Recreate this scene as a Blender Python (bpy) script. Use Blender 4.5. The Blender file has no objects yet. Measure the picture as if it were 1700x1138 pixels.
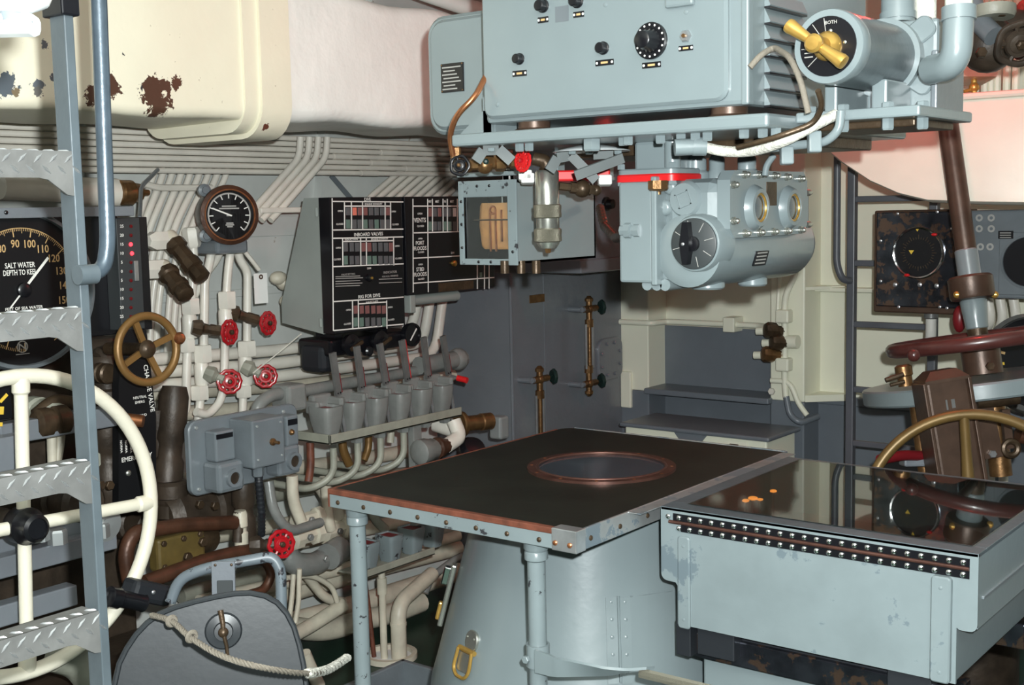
import bpy, bmesh, math, random
from mathutils import Vector, Matrix
V = Vector
scene = bpy.context.scene
col = scene.collection
random.seed(7)
# ------------------------------------------------------------------ camera
F = 2050.0; YAW = math.radians(38); PIT = math.radians(6.2); ROLL = math.radians(1.2); EYE = V((0, 0, 1.65))
vf = V((-math.sin(YAW)*math.cos(PIT), math.cos(YAW)*math.cos(PIT), -math.sin(PIT)))
r0 = V((math.cos(YAW), math.sin(YAW), 0)); u0 = r0.cross(vf)
vr = r0*math.cos(ROLL) - u0*math.sin(ROLL); vu = u0*math.cos(ROLL) + r0*math.sin(ROLL)
cam = bpy.data.objects.new('camera', bpy.data.cameras.new('camera')); col.objects.link(cam)
M = Matrix.Identity(4)
for i in range(3):
    M[i][0] = vr[i]; M[i][1] = vu[i]; M[i][2] = -vf[i]; M[i][3] = EYE[i]
cam.matrix_world = M
cam.data.sensor_width = 36; cam.data.lens = F/1700*36; cam.data.clip_start = 0.02
scene.camera = cam
# ------------------------------------------------------------------ light
vs = scene.view_settings
vs.view_transform = 'Standard'; vs.look = 'None'; vs.gamma = 1; vs.exposure = 0.0; vs.use_curve_mapping = False
w = bpy.data.worlds.new('world'); scene.world = w; w.use_nodes = True
w.node_tree.nodes['Background'].inputs[0].default_value = (1.0, 0.72, 0.58, 1)
w.node_tree.nodes['Background'].inputs[1].default_value = 0.03
def lamp(name, kind, loc, energy, color, size=.05, aim=None):
    l = bpy.data.lights.new(name, kind); l.energy = energy; l.color = color
    if kind == 'AREA': l.size = size
    else: l.shadow_soft_size = size
    o = bpy.data.objects.new(name, l); o.location = loc; col.objects.link(o)
    if aim is not None: o.rotation_euler = (V(aim)-V(loc)).to_track_quat('-Z', 'Y').to_euler()
    return o
# the photographer's flash, a little above and to the right of the lens
lamp('camera_flash', 'POINT', EYE + vu*.085 + vr*.065, 520, (.94, 1.0, 1.0), .018)
# weak fill light added overhead near the camera, and the red night lamps under the overhead gear
lamp('ceiling_lamp', 'AREA', (-.6, .2, 2.42), 8, (1.0, .88, .76), .5, (-1.6, 2.4, .8))
lamp('red_night_lamp', 'POINT', (-1.35, 3.72, 2.4), 9, (1, .05, .04), .04)
lamp('red_night_lamp', 'POINT', (-2.0, 3.0, 1.9), .35, (1, .05, .04), .03)
# ------------------------------------------------------------------ pixel rays -> points of the room
def ray(px, py): return vf + vr*((px-850)/F) + vu*((569-py)/F)
def PD(px, py, d): return EYE + ray(px, py)*d
def PA(i, val, px, py):
    k = ray(px, py); return EYE + k*((val-EYE[i])/k[i])
def PX(px, py, X): return PA(0, X, px, py)
def PY(px, py, Y): return PA(1, Y, px, py)
def PZ(px, py, Z): return PA(2, Z, px, py)
def depth(p): return (V(p)-EYE).dot(vf)
AX, AY, AZ = V((1, 0, 0)), V((0, 1, 0)), V((0, 0, 1))
# ------------------------------------------------------------------ materials
MT = {}
def mat(name, c, rough=.45, metal=0.0, bump=0.0, bscale=60, var=0.0, vscale=8, chip=None, chipamt=.0, chipscale=14, emit=0, trans=0, coat=0.0, spec=.5, patches=None):
    m = bpy.data.materials.new(name); m.use_nodes = True; nt = m.node_tree; N = nt.nodes; L = nt.links
    b = N['Principled BSDF']; b.inputs['Roughness'].default_value = rough; b.inputs['Metallic'].default_value = metal
    b.inputs['Specular IOR Level'].default_value = spec
    if coat: b.inputs['Coat Weight'].default_value = coat; b.inputs['Coat Roughness'].default_value = .12
    c4 = (c[0], c[1], c[2], 1); b.inputs['Base Color'].default_value = c4
    if emit: b.inputs['Emission Color'].default_value = c4; b.inputs['Emission Strength'].default_value = emit
    if trans: b.inputs['Transmission Weight'].default_value = trans; b.inputs['IOR'].default_value = 1.45
    geo = None; last = None
    if bump or var or chip or patches:
        geo = N.new('ShaderNodeNewGeometry'); pos = geo.outputs['Position']
    def noise(sc, det=3, ro=.55):
        n = N.new('ShaderNodeTexNoise'); n.inputs['Scale'].default_value = sc; n.inputs['Detail'].default_value = det; n.inputs['Roughness'].default_value = ro
        L.new(pos, n.inputs['Vector']); return n.outputs['Fac']
    def math_(op, a, bb):
        n = N.new('ShaderNodeMath'); n.operation = op
        for i, x in enumerate((a, bb)):
            if isinstance(x, (int, float)): n.inputs[i].default_value = x
            else: L.new(x, n.inputs[i])
        return n.outputs[0]
    def mix(fac, a, bb):
        n = N.new('ShaderNodeMix'); n.data_type = 'RGBA'
        L.new(fac, n.inputs[0])
        for i, x in ((6, a), (7, bb)):
            if isinstance(x, tuple): n.inputs[i].default_value = x
            else: L.new(x, n.inputs[i])
        return n.outputs[2]
    def ramp(x, lo, hi):
        n = N.new('ShaderNodeMapRange'); n.inputs[1].default_value = lo; n.inputs[2].default_value = hi; L.new(x, n.inputs[0]); return n.outputs[0]
    if var:
        dk = tuple(x*(1-var) for x in c)+(1,); lt = tuple(min(1, x*(1+var*.5)) for x in c)+(1,)
        last = mix(ramp(noise(vscale), .3, .7), dk, lt)
    if chip:
        f = ramp(noise(chipscale, 6, .65), 1-chipamt-.02, 1-chipamt)
        last = mix(f, last if last else c4, tuple(chip)+(1,))
    if patches:
        for (p, rad, pc, ns) in patches:
            d = N.new('ShaderNodeVectorMath'); d.operation = 'DISTANCE'; L.new(pos, d.inputs[0]); d.inputs[1].default_value = tuple(p)
            s = math_('ADD', math_('DIVIDE', d.outputs['Value'], rad), math_('MULTIPLY', math_('SUBTRACT', noise(ns, 6, .7), .5), 3.4))
            f = ramp(s, 1.02, .98)
            last = mix(f, last if last else c4, tuple(pc)+(1,))
    if last: L.new(last, b.inputs['Base Color'])
    if bump:
        bn = N.new('ShaderNodeBump'); bn.inputs['Strength'].default_value = bump; bn.inputs['Distance'].default_value = .01
        L.new(noise(bscale), bn.inputs['Height']); L.new(bn.outputs[0], b.inputs['Normal'])
    MT[name] = m; return m
mat('grey', (.19, .228, .238), .3, var=.06, vscale=5, bump=.05, bscale=25, coat=.3)
mat('greychip', (.19, .228, .238), .34, var=.08, vscale=9, bump=.06, bscale=30, chip=(.03, .03, .035), chipamt=.36, chipscale=30)
mat('grey_worn', (.19, .228, .238), .38, var=.1, vscale=9, bump=.06, bscale=30, chip=(.13, .165, .185), chipamt=.38, chipscale=9)
mat('tank_grey', (.17, .185, .205), .3, var=.12, vscale=3, bump=.18, bscale=30, coat=.3)
mat('man_grey', (.2, .205, .195), .35, var=.14, vscale=18, bump=.12, bscale=60, coat=.2)
mat('olive_grey', (.3, .3, .245), .45, var=.2, vscale=14, bump=.12, bscale=60)
mat('board_grey', (.28, .3, .28), .4, var=.06)
mat('blue_grey', (.145, .165, .18), .34, var=.12, vscale=12, bump=.08, coat=.2)
mat('bar_grey', (.1, .105, .12), .4, var=.15, bump=.05)
mat('strut_grey', (.13, .145, .145), .6, var=.15)
mat('worn_grey', (.12, .145, .155), .32, metal=.2, var=.35, vscale=7, bump=.05)
mat('old_brass', (.17, .105, .035), .4, metal=.35, var=.2, vscale=14)
mat('seat_grey', (.03, .034, .038), .36, var=.1, vscale=12, bump=.02)
mat('ladder_grey', (.085, .105, .118), .36, metal=.1, var=.15, vscale=14, bump=.06, bscale=50)
mat('rail_blue', (.075, .1, .125), .3, metal=.35, var=.2, vscale=30, bump=.05, bscale=120)
mat('plate', (.17, .17, .165), .38, metal=.3, var=.25, vscale=18, bump=.1, bscale=60)
mat('cream', (.8, .76, .64), .42, var=.05, vscale=6, bump=.1, bscale=22)
mat('cream_pipe', (.74, .70, .62), .4, var=.1, vscale=9, bump=.1, bscale=40, coat=.2)
mat('dirty_pipe', (.6, .55, .44), .45, var=.22, vscale=11, bump=.12, bscale=50)
mat('wheel_white', (.78, .73, .6), .4, bump=.12, bscale=70, chip=(.2, .16, .1), chipamt=.235, chipscale=60)
mat('hull_paint', (.6, .62, .59), .45, var=.1, vscale=5, bump=.1, bscale=20, chip=(.36, .33, .26), chipamt=.3, chipscale=5)
mat('bulk_cream', (.84, .83, .68), .42, var=.03, vscale=4, bump=.08, bscale=20)
mat('bulk_grey', (.155, .175, .2), .35, var=.1, vscale=4, bump=.1, bscale=25)
mat('ceil', (.68, .7, .66), .5, var=.06, bump=.1, bscale=14)
mat('deck_green', (.012, .035, .022), .4, var=.3, vscale=6, bump=.05)
mat('lino', (.013, .0155, .0118), .42, spec=.3, var=.35, vscale=7, bump=.03, bscale=30)
mat('bronze', (.24, .13, .055), .36, metal=.75, var=.35, vscale=30, bump=.12, bscale=70)
mat('dark_bronze', (.085, .055, .032), .4, metal=.5, var=.4, vscale=25, bump=.15, bscale=60)
mat('mach_brown', (.05, .035, .024), .48, metal=.2, var=.5, vscale=14, bump=.2, bscale=40)
mat('red_brown', (.085, .036, .02), .42, metal=.3, var=.4, vscale=14, bump=.15, bscale=50)
mat('steer_brown', (.085, .05, .034), .38, metal=.35, var=.25, vscale=16, bump=.06, bscale=60)
mat('wheel_bronze', (.215, .115, .036), .42, metal=.35, var=.15, vscale=16, bump=.05)
mat('maroon', (.085, .026, .022), .3, var=.25, vscale=20, coat=.4)
mat('brass', (.66, .4, .1), .3, metal=.7, var=.15, vscale=30)
mat('copper', (.5, .2, .09), .3, metal=.85, var=.3, vscale=25)
mat('mustard', (.11, .075, .02), .5, var=.3, vscale=20)
mat('frame_chip', (.13, .155, .175), .4, var=.1, vscale=9, bump=.06, bscale=30, chip=(.02, .02, .025), chipamt=.4, chipscale=26)
mat('copper_ring', (.12, .055, .042), .34, metal=.6, var=.35, vscale=25)
mat('nickel', (.5, .5, .45), .27, metal=.85, var=.15, vscale=20)
mat('nickel_knurl', (.3, .28, .22), .4, metal=.8, bump=.6, bscale=600)
mat('steel', (.5, .51, .52), .3, metal=.8, var=.2, vscale=20)
mat('alum', (.42, .43, .43), .32, metal=.6, var=.25, vscale=10, chip=(.25, .3, .34), chipamt=.45, chipscale=10)
mat('bolt_steel', (.38, .4, .4), .35, metal=.5, var=.1)
mat('chrome', (.7, .7, .7), .1, metal=1.0)
mat('dark_chrome', (.06, .065, .08), .16, metal=.8, var=.5, vscale=18, chip=(.16, .1, .075), chipamt=.45, chipscale=22)
mat('black', (.006, .006, .008), .28, spec=.5)
mat('black_face', (.006, .006, .007), .5, spec=.3)
mat('dial_grey', (.035, .04, .042), .5)
mat('rubber', (.014, .016, .02), .5, bump=.05)
mat('white_mark', (.8, .79, .74), .6)
mat('amber_mark', (.55, .36, .16), .6)
mat('yellow_mark', (.75, .5, .05), .6)
mat('grey_mark', (.35, .34, .32), .6)
mat('red', (.42, .008, .014), .26, coat=.5, var=.15, vscale=40)
mat('red_dark', (.16, .01, .014), .35)
mat('red_bright', (.6, .01, .012), .4)
mat('rust_edge', (.16, .05, .028), .55, var=.4, vscale=30, bump=.2)
mat('window_red', (.22, .09, .085), .35, coat=.3)
mat('window_lit', (.75, .2, .14), .35)
mat('window_green', (.13, .2, .165), .35, coat=.3)
mat('window_grey', (.11, .11, .115), .35, coat=.3)
mat('paper', (.78, .77, .74), .7)
mat('amber_glass', (.62, .3, .1), .3, coat=.5, var=.2, vscale=25)
mat('tint_glass', (.55, .62, .58), .015, trans=1.0); MT['tint_glass'].node_tree.nodes['Principled BSDF'].inputs['IOR'].default_value = 1.95
mat('clear_glass', (.95, .97, .96), .02, trans=1.0)
mat('lens', (.05, .07, .09), .05, spec=1.0, coat=1)
mat('green_wheel', (.012, .03, .026), .35)
mat('rope', (.2, .175, .14), .8, bump=.3, bscale=150)
mat('braid', (.62, .6, .53), .6, bump=.5, bscale=180, var=.3, vscale=40)
mat('lagging', (.72, .71, .62), .7, bump=.5, bscale=60, var=.1)
mat('red_led', (1, .02, .03), .4, emit=7)
mat('red_led_off', (.12, .004, .006), .4)
mat('orange_glow', (1, .3, .04), .4, emit=2.5)
mat('white_fit', (.85, .88, .88), .3, coat=.5)
mat('tape', (.55, .54, .5), .6, bump=.2)
# ------------------------------------------------------------------ mesh building
def frame(n, up=AZ):
    n = V(n).normalized(); up = V(up)
    if abs(n.dot(up.normalized())) > .99: up = AY if abs(n.y) < .9 else AX
    x = up.cross(n).normalized(); y = n.cross(x)
    return x, y, n            # x right, y up, n towards viewer
def fm(o, n, up=AZ):
    x, y, z = frame(n, up); m = Matrix.Identity(4)
    for i in range(3): m[i][0] = x[i]; m[i][1] = y[i]; m[i][2] = z[i]; m[i][3] = o[i]
    return m
def wl(o):
    p = V((0, 0, 0))
    while o is not None: p = p + o.location; o = o.parent
    return p
class MB:
    def __init__(s, M=None): s.v = []; s.f = []; s.M = M; s.flat = set()
    def add(s, vs, fs, M=None):
        n = len(s.v)
        for p in vs:
            p = V(p)
            if M is not None: p = M @ p
            if s.M is not None: p = s.M @ p
            s.v.append(p)
        s.f += [tuple(i+n for i in f) for f in fs]; return s
    def box(s, a, b, ch=0.0, M=None):
        x0, x1 = sorted((a[0], b[0])); y0, y1 = sorted((a[1], b[1])); z0, z1 = sorted((a[2], b[2]))
        if not ch:
            vs = [(x, y, z) for x in (x0, x1) for y in (y0, y1) for z in (z0, z1)]
            return s.add(vs, [(0, 1, 3, 2), (4, 6, 7, 5), (0, 4, 5, 1), (2, 3, 7, 6), (0, 2, 6, 4), (1, 5, 7, 3)], M)
        ch = min(ch, (x1-x0)*.45, (y1-y0)*.45, (z1-z0)*.45)
        bm = bmesh.new(); bmesh.ops.create_cube(bm, size=1)
        for q in bm.verts: q.co = V(((x0+x1)/2+q.co.x*(x1-x0), (y0+y1)/2+q.co.y*(y1-y0), (z0+z1)/2+q.co.z*(z1-z0)))
        bmesh.ops.bevel(bm, geom=bm.edges[:], offset=ch, segments=2, profile=.5, affect='EDGES')
        bm.verts.index_update(); n0 = len(s.f); s.flat.update(range(n0, n0+len(bm.faces))); s.add([q.co.copy() for q in bm.verts], [tuple(q.index for q in f.verts) for f in bm.faces], M); bm.free(); return s
    def loops(s, rings, cap=True, closed=False, M=None):
        n = len(rings[0]); vs = [p for r_ in rings for p in r_]; fs = []
        k = len(rings)
        for i in range(k if closed else k-1):
            a = i*n; b = ((i+1) % k)*n
            fs += [(a+j, a+(j+1) % n, b+(j+1) % n, b+j) for j in range(n)]
        if cap and not closed: fs += [tuple(range(n-1, -1, -1)), tuple((k-1)*n+j for j in range(n))]
        return s.add(vs, fs, M)
    def cyl(s, p, q, r, r2=None, n=16, M=None): return s.lathe(p, V(q)-V(p), [(r, 0), (r if r2 is None else r2, (V(q)-V(p)).length)], n, M)
    def lathe(s, o, ax, prof, n=20, M=None, ph=0.0):
        x, y, z = frame(ax); o = V(o)
        return s.loops([[o + z*h + (x*math.cos(ph+2*math.pi*j/n)+y*math.sin(ph+2*math.pi*j/n))*max(r, 1e-5) for j in range(n)] for r, h in prof], True, False, M)
    def tube(s, pts, r, n=10, bend=0.0, seg=5, M=None, cap=True):
        pts = [V(p) for p in pts]
        if bend and len(pts) > 2:
            out = [pts[0]]
            for i in range(1, len(pts)-1):
                a, b, c = pts[i-1], pts[i], pts[i+1]
                l = min(bend, (a-b).length*.48, (c-b).length*.48)
                p0 = b+(a-b).normalized()*l; p1 = b+(c-b).normalized()*l
                for k in range(seg+1):
                    t = k/seg; out.append(p0*(1-t)**2 + b*2*t*(1-t) + p1*t*t)
            out.append(pts[-1]); pts = out
        rings = []; t = (pts[1]-pts[0]).normalized(); x, y, _ = frame(t)
        for i, p in enumerate(pts):
            a = pts[max(i-1, 0)]; b = pts[min(i+1, len(pts)-1)]; nt = (b-a)
            if nt.length < 1e-9: nt = t
            nt = nt.normalized(); x = (x-nt*x.dot(nt)).normalized(); y = nt.cross(x); t = nt
            rr = r(i/(len(pts)-1)) if callable(r) else r
            rings.append([p+(x*math.cos(2*math.pi*j/n)+y*math.sin(2*math.pi*j/n))*rr for j in range(n)])
        return s.loops(rings, cap, False, M)
    def torus(s, c, ax, R, r, n=40, m=10, a0=0, a1=2*math.pi, lobes=0, amp=0, M=None, sy=1.0):
        x, y, z = frame(ax); c = V(c); full = abs(a1-a0-2*math.pi) < 1e-6; k = n if full else n+1
        rings = []
        for i in range(k):
            a = a0+(a1-a0)*i/n; rad = x*math.cos(a)+y*math.sin(a); RR = R+amp*math.cos(lobes*a)
            rings.append([c+rad*(RR+r*math.cos(2*math.pi*j/m))+z*(r*sy*math.sin(2*math.pi*j/m)) for j in range(m)])
        return s.loops(rings, True, full, M)
    def ring(s, c, ax, r0_, r1, h, n=40, M=None):
        x, y, z = frame(ax); c = V(c); rings = []
        for i in range(n):
            a = 2*math.pi*i/n; rad = x*math.cos(a)+y*math.sin(a)
            rings.append([c+rad*r0_, c+rad*r1, c+rad*r1+z*h, c+rad*r0_+z*h])
        return s.loops(rings, False, True, M)
    def prism(s, poly, ext, M=None):
        e = V(ext); return s.loops([[V(p) for p in poly], [V(p)+e for p in poly]], True, False, M)
    def sph(s, c, r, n=14, m=8, sc=(1, 1, 1), M=None):
        c = V(c); return s.loops([[c+V((r*sc[0]*math.sin(math.pi*(i+.02)/(m+.04))*math.cos(2*math.pi*j/n), r*sc[1]*math.sin(math.pi*(i+.02)/(m+.04))*math.sin(2*math.pi*j/n), r*sc[2]*math.cos(math.pi*(i+.02)/(m+.04)))) for j in range(n)] for i in range(m+1)], True, False, M)
    def mesh(s, name, ma, sharp=38):
        me = bpy.data.meshes.new(name); me.from_pydata([tuple(p) for p in s.v], [], s.f)
        bm = bmesh.new(); bm.from_mesh(me); bmesh.ops.recalc_face_normals(bm, faces=bm.faces[:]); bm.to_mesh(me); bm.free()
        me.polygons.foreach_set('use_smooth', [True]*len(me.polygons)); me.set_sharp_from_angle(angle=math.radians(sharp)); me.polygons.foreach_set('use_smooth', [i not in s.flat for i in range(len(me.polygons))])
        me.materials.append(MT[ma]); me.update(); return me
    def build(s, name, ma, parent=None, sharp=38, **tags):
        if parent is not None: off = wl(parent)
        else:
            xs = [p.x for p in s.v]; ys = [p.y for p in s.v]; off = V(((min(xs)+max(xs))/2, (min(ys)+max(ys))/2, min(p.z for p in s.v)))
        s.v = [p-off for p in s.v]; o = bpy.data.objects.new(name, s.mesh(name, ma, sharp)); col.objects.link(o)
        if parent is not None: o.parent = parent
        else: o.location = off
        for k, x in tags.items(): o[k] = x
        return o
def thing(name, label, cat, loc, group=None):
    o = bpy.data.objects.new(name, None); o.empty_display_size = .05; o.location = loc; col.objects.link(o)
    o['label'] = label; o['category'] = cat
    if group: o['group'] = group
    return o
def struct(o): o['kind'] = 'structure'; return o
def inst(me, name, M, parent=None, label=None, **tags):
    o = bpy.data.objects.new(name, me); col.objects.link(o)
    if parent is not None: o.parent = parent; o.matrix_local = Matrix.Translation(-wl(parent)) @ M
    else: o.matrix_local = M
    if label: o['label'] = label
    for k, x in tags.items(): o[k] = x
    return o
def one(m, name, ma, label, cat, group=None, sharp=38):
    o = m.build(name, ma, None, sharp); o['label'] = label; o['category'] = cat
    if group: o['group'] = group
    return o
_tc = {}
def text(s, p, n, h, ma, parent, name='lettering', up=AZ, sx=1.0, th=.0006):
    key = (s, round(sx, 3), ma)
    if key not in _tc:
        c = bpy.data.curves.new('t', 'FONT'); c.body = s; c.align_x = 'CENTER'; c.align_y = 'CENTER'; c.size = 1.0; c.extrude = .01; c.offset = .012; c.resolution_u = 2
        o = bpy.data.objects.new('t', c); col.objects.link(o); bpy.context.view_layer.update()
        me = bpy.data.meshes.new_from_object(o.evaluated_get(bpy.context.evaluated_depsgraph_get()))
        bpy.data.objects.remove(o); me.name = name; me.materials.clear(); me.materials.append(MT[ma]); _tc[key] = me
    k = h/.7
    return inst(_tc[key], name, fm(V(p)+V(n).normalized()*.0008, n, up) @ Matrix.Diagonal((k*sx, k, k, 1)), parent)
# shared small hardware, axis +Z, base at 0, unit radius
def _hexbolt(): return MB().lathe((0, 0, 0), AZ, [(1, 0), (1, .8), (.85, .95)], 6)
HEXM = {k: _hexbolt().mesh('bolt', k) for k in ('grey', 'bolt_steel', 'man_grey', 'bronze', 'steel', 'dark_bronze', 'cream_pipe', 'tank_grey')}
RIVM = {k: MB().lathe((0, 0, 0), AZ, [(1, 0), (.95, .35), (.6, .65), (.05, .75)], 10).mesh('rivet', k) for k in ('steel', 'chrome', 'grey', 'bronze', 'dark_bronze', 'nickel', 'black', 'white_mark', 'copper')}
def bolt(p, n, r, parent, k='grey', name='bolt', h=1.0): return inst(HEXM[k], name, fm(p, n) @ Matrix.Diagonal((r, r, r*h, 1)), parent)
def rivet(p, n, r, parent, k='steel', name='rivet', h=1.0): return inst(RIVM[k], name, fm(p, n) @ Matrix.Diagonal((r, r, r*h, 1)), parent)
def rrect(w_, h_, r, k=5):
    out = []
    for cx, cy, a in ((w_/2-r, h_/2-r, 0), (-w_/2+r, h_/2-r, 90), (-w_/2+r, -h_/2+r, 180), (w_/2-r, -h_/2+r, 270)):
        for i in range(k+1):
            t = math.radians(a+90*i/k); out.append((cx+r*math.cos(t), cy+r*math.sin(t)))
    return out
def slab(m, Mx, w_, h_, r, z0, z1, ch=.004):
    "rounded-corner plate in the XY plane of Mx, from z0 to z1"
    P = rrect(w_, h_, r); Q = rrect(w_-2*ch, h_-2*ch, max(r-ch, .001))
    m.loops([[V((x, y, z0)) for x, y in P], [V((x, y, z1-ch)) for x, y in P], [V((x, y, z1)) for x, y in Q]], True, False, Mx); return m
def red_wheel(c, ax, R, parent, ma='red', lobes=10, nut='dark_bronze', name='handwheel', spin=0):
    ax = V(ax).normalized(); x, y, z = frame(ax); c = V(c)
    m = MB(); m.torus(c, ax, R*.86, R*.15, 40, 8, lobes=lobes, amp=R*.035, sy=.8); m.torus(c, ax, R*.47, R*.13, 24, 6)
    for i in range(lobes):
        a = 2*math.pi*(i+.5)/lobes+spin; d = x*math.cos(a)+y*math.sin(a); m.cyl(c+d*R*.45, c+d*R*.82, R*.1, n=6)
    m.lathe(c-z*R*.12, ax, [(R*.42, 0), (R*.42, R*.2), (R*.3, R*.24)], 16)
    o = m.build(name, ma, parent); MB().lathe(c+z*R*.1, ax, [(R*.2, 0), (R*.2, R*.22), (R*.12, R*.28)], 6).build('spindle_nut', nut, o)
    return o
ORD = ['first', 'second', 'third', 'fourth', 'fifth', 'sixth', 'seventh', 'eighth', 'ninth', 'tenth']
# ================================================================== THE ROOM SHELL
o = struct(MB().box((-3.9, -1.2, -.12), (2.2, 5.45, 0)).build('floor', 'deck_green'))
o = struct(MB().box((-3.9, -1.2, 2.62), (2.2, 5.45, 2.72)).build('ceiling', 'ceil'))
prof = [(-3.62, -.1), (-3.67, .12), (-3.72, .4), (-3.77, .8), (-3.8, 1.2), (-3.8, 1.7), (-3.74, 2.1), (-3.56, 2.4), (-3.2, 2.66)]
m = MB(); m.loops([[V((x, y, z)) for x, z in prof] + [V((x-.12, y, z)) for x, z in reversed(prof)] for y in (-1.2, 5.45)])
hull = struct(m.build('wall_left', 'hull_paint'))
# raised butt straps and plate laps of the hull plating
for za, zb, t in ((1.56, 1.64, .012), (1.33, 1.36, .008), (.62, .7, .014)):
    MB().box((-3.8, 2.2, za), (-3.8+t, 4.2, zb), .003).build('plate_strap', 'hull_paint', hull)
for ya in (2.45, 3.55):
    m = MB(); P = [(x+.045, z) for x, z in prof[1:]]
    m.loops([[V((x, y, z)) for x, z in P] + [V((x-.06, y, z)) for x, z in reversed(P)] for y in (ya, ya+.02)]); m.build('hull_frame', 'hull_paint', hull)
# ceiling beam and conduit seen between duct and radar unit
m = MB().tube([PD(560, -60, 4.4), PD(760, 8, 4.6), PD(900, 40, 5.2)], .03, 12); one(m, 'ceiling_conduit', 'ceil', 'thick pale conduit under the ceiling behind the overhead grey radar unit', 'conduit')
# far bulkhead with posts (frames) and recesses
bk = struct(MB().box((-3.9, 5.27, 0), (2.2, 5.4, 2.62)).build('wall_back', 'bulk_cream'))
def bulkpart(name, a, b, ma, ch=.006): return MB().box(a, b, ch).build(name, ma, bk)
bulkpart('lower_panel', (-2.34, 5.255, 0), (2.2, 5.275, .745), 'bulk_grey', 0)
bulkpart('ledge', (-2.34, 5.24, .735), (2.2, 5.28, .775), 'bulk_grey')
bulkpart('lower_panel', (-3.15, 5.255, 0), (-2.49, 5.275, 1.06), 'bulk_grey', 0)
bulkpart('shelf', (-3.15, 5.06, .742), (-2.49, 5.27, .77), 'bulk_grey')
bulkpart('post', (-3.34, 5.1, .75), (-3.145, 5.3, 2.62), 'bulk_cream'); bulkpart('post', (-3.34, 5.1, 0), (-3.145, 5.3, .75), 'bulk_grey')
bulkpart('post_foot', (-3.3, 5.085, .66), (-3.24, 5.11, .84), 'bulk_cream')
bulkpart('post', (-2.5, 5.1, .76), (-2.335, 5.3, 2.62), 'bulk_cream'); bulkpart('post', (-2.5, 5.1, 0), (-2.335, 5.3, .76), 'bulk_grey')
bulkpart('stringer', (-2.335, 5.2, 1.25), (-1.0, 5.28, 1.27), 'bulk_cream')
m = MB(); m.prism([(-2.335, 5.11, 1.262), (-2.335, 5.27, 1.262), (-2.2, 5.27, 1.262)], (0, 0, .014)); m.build('bracket_plate', 'bulk_cream', bk)
m = MB(); m.prism([(-2.335, 5.11, .76), (-2.335, 5.27, .76), (-2.15, 5.27, .76)], (0, 0, .03)); m.build('bracket_plate', 'bulk_cream', bk)
m = MB().tube([(-3.3, 5.09, 1.085), (-3.12, 5.09, 1.085), (-3.1, 5.2, 1.085), (-2.6, 5.2, 1.085), (-2.45, 5.08, 1.085)], .014, 10, .03)
for x in (-2.75,): m.box((x-.03, 5.17, 1.05), (x+.03, 5.27, 1.12), .005)
m.build('handrail', 'bulk_cream', bk)
# deck hole with white rim and the pipes standing in it, low coaming in front
c = PZ(648, 1088, .012)
o = thing('deck_hole_rim', 'rust stained white rim around the pipe hole in the green deck', 'rim', (c.x, c.y, 0))
MB().ring((c.x, c.y, .002), AZ, .082, .1, .02, 32).build('rim', 'dirty_pipe', o); MB().lathe((c.x, c.y, .001), AZ, [(.084, 0), (.084, .004)], 28).build('well', 'paper', o)
a = PZ(676, 1096, .16); m = MB(); m.box((a.x-.02, a.y-1.0, 0), (a.x, a.y, .16), .004); m.box((a.x-.02, a.y-.02, 0), (a.x+.5, a.y, .16), .004)
one(m, 'deck_coaming', 'blue_grey', 'low grey angled coaming plate on the deck beside the periscope drum', 'coaming')

# ================================================================== FRESH WATER TANK (grey, far centre)
TX, TY0, TY1, TZ = -3.3, 4.22, 5.1, 1.372
t = thing('water_tank', 'tall dark grey steel tank standing between manifold and cream bulkhead', 'tank', (-3.55, 4.66, 0))
MB().prism([V((x+.001, TY0, z)) for x, z in ((-3.642, 0), (-3.67, .12), (-3.72, .4), (-3.77, .8), (-3.8, 1.2), (-3.8, TZ))]+[V((TX-.004, TY0, TZ)), V((TX, TY0, TZ-.004)), V((TX, TY0, 0))], (0, TY1-.001-TY0, 0)).build('shell', 'tank_grey', t)
MB().tube([(TX-.004, TY0+.004, .02), (TX-.004, TY0+.004, TZ-.01)], .007, 8).build('corner_weld', 'tank_grey', t)
MB().box((TX, TY0+.24, .02), (TX+.003, TY0+.25, TZ), 0).build('weld_seam', 'tank_grey', t)
p = PX(891, 496, TX); o = MB().box((TX, p.y-.055, p.z-.018), (TX+.004, p.y+.055, p.z+.018), .001).build('nameplate', 'bronze', t)
p = PX(1015, 595, TX); p.y = min(p.y, 4.988); m = MB(); slab(m, fm((TX, p.y, p.z), AX), .21, .205, .05, 0, .012); cov = m.build('inspection_cover', 'tank_grey', t)
for i in range(8):
    a = math.pi*2*i/8+.4; bolt((TX+.012, p.y+.086*math.cos(a), p.z+.082*math.sin(a)), AX, .009, cov, 'tank_grey')
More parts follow.
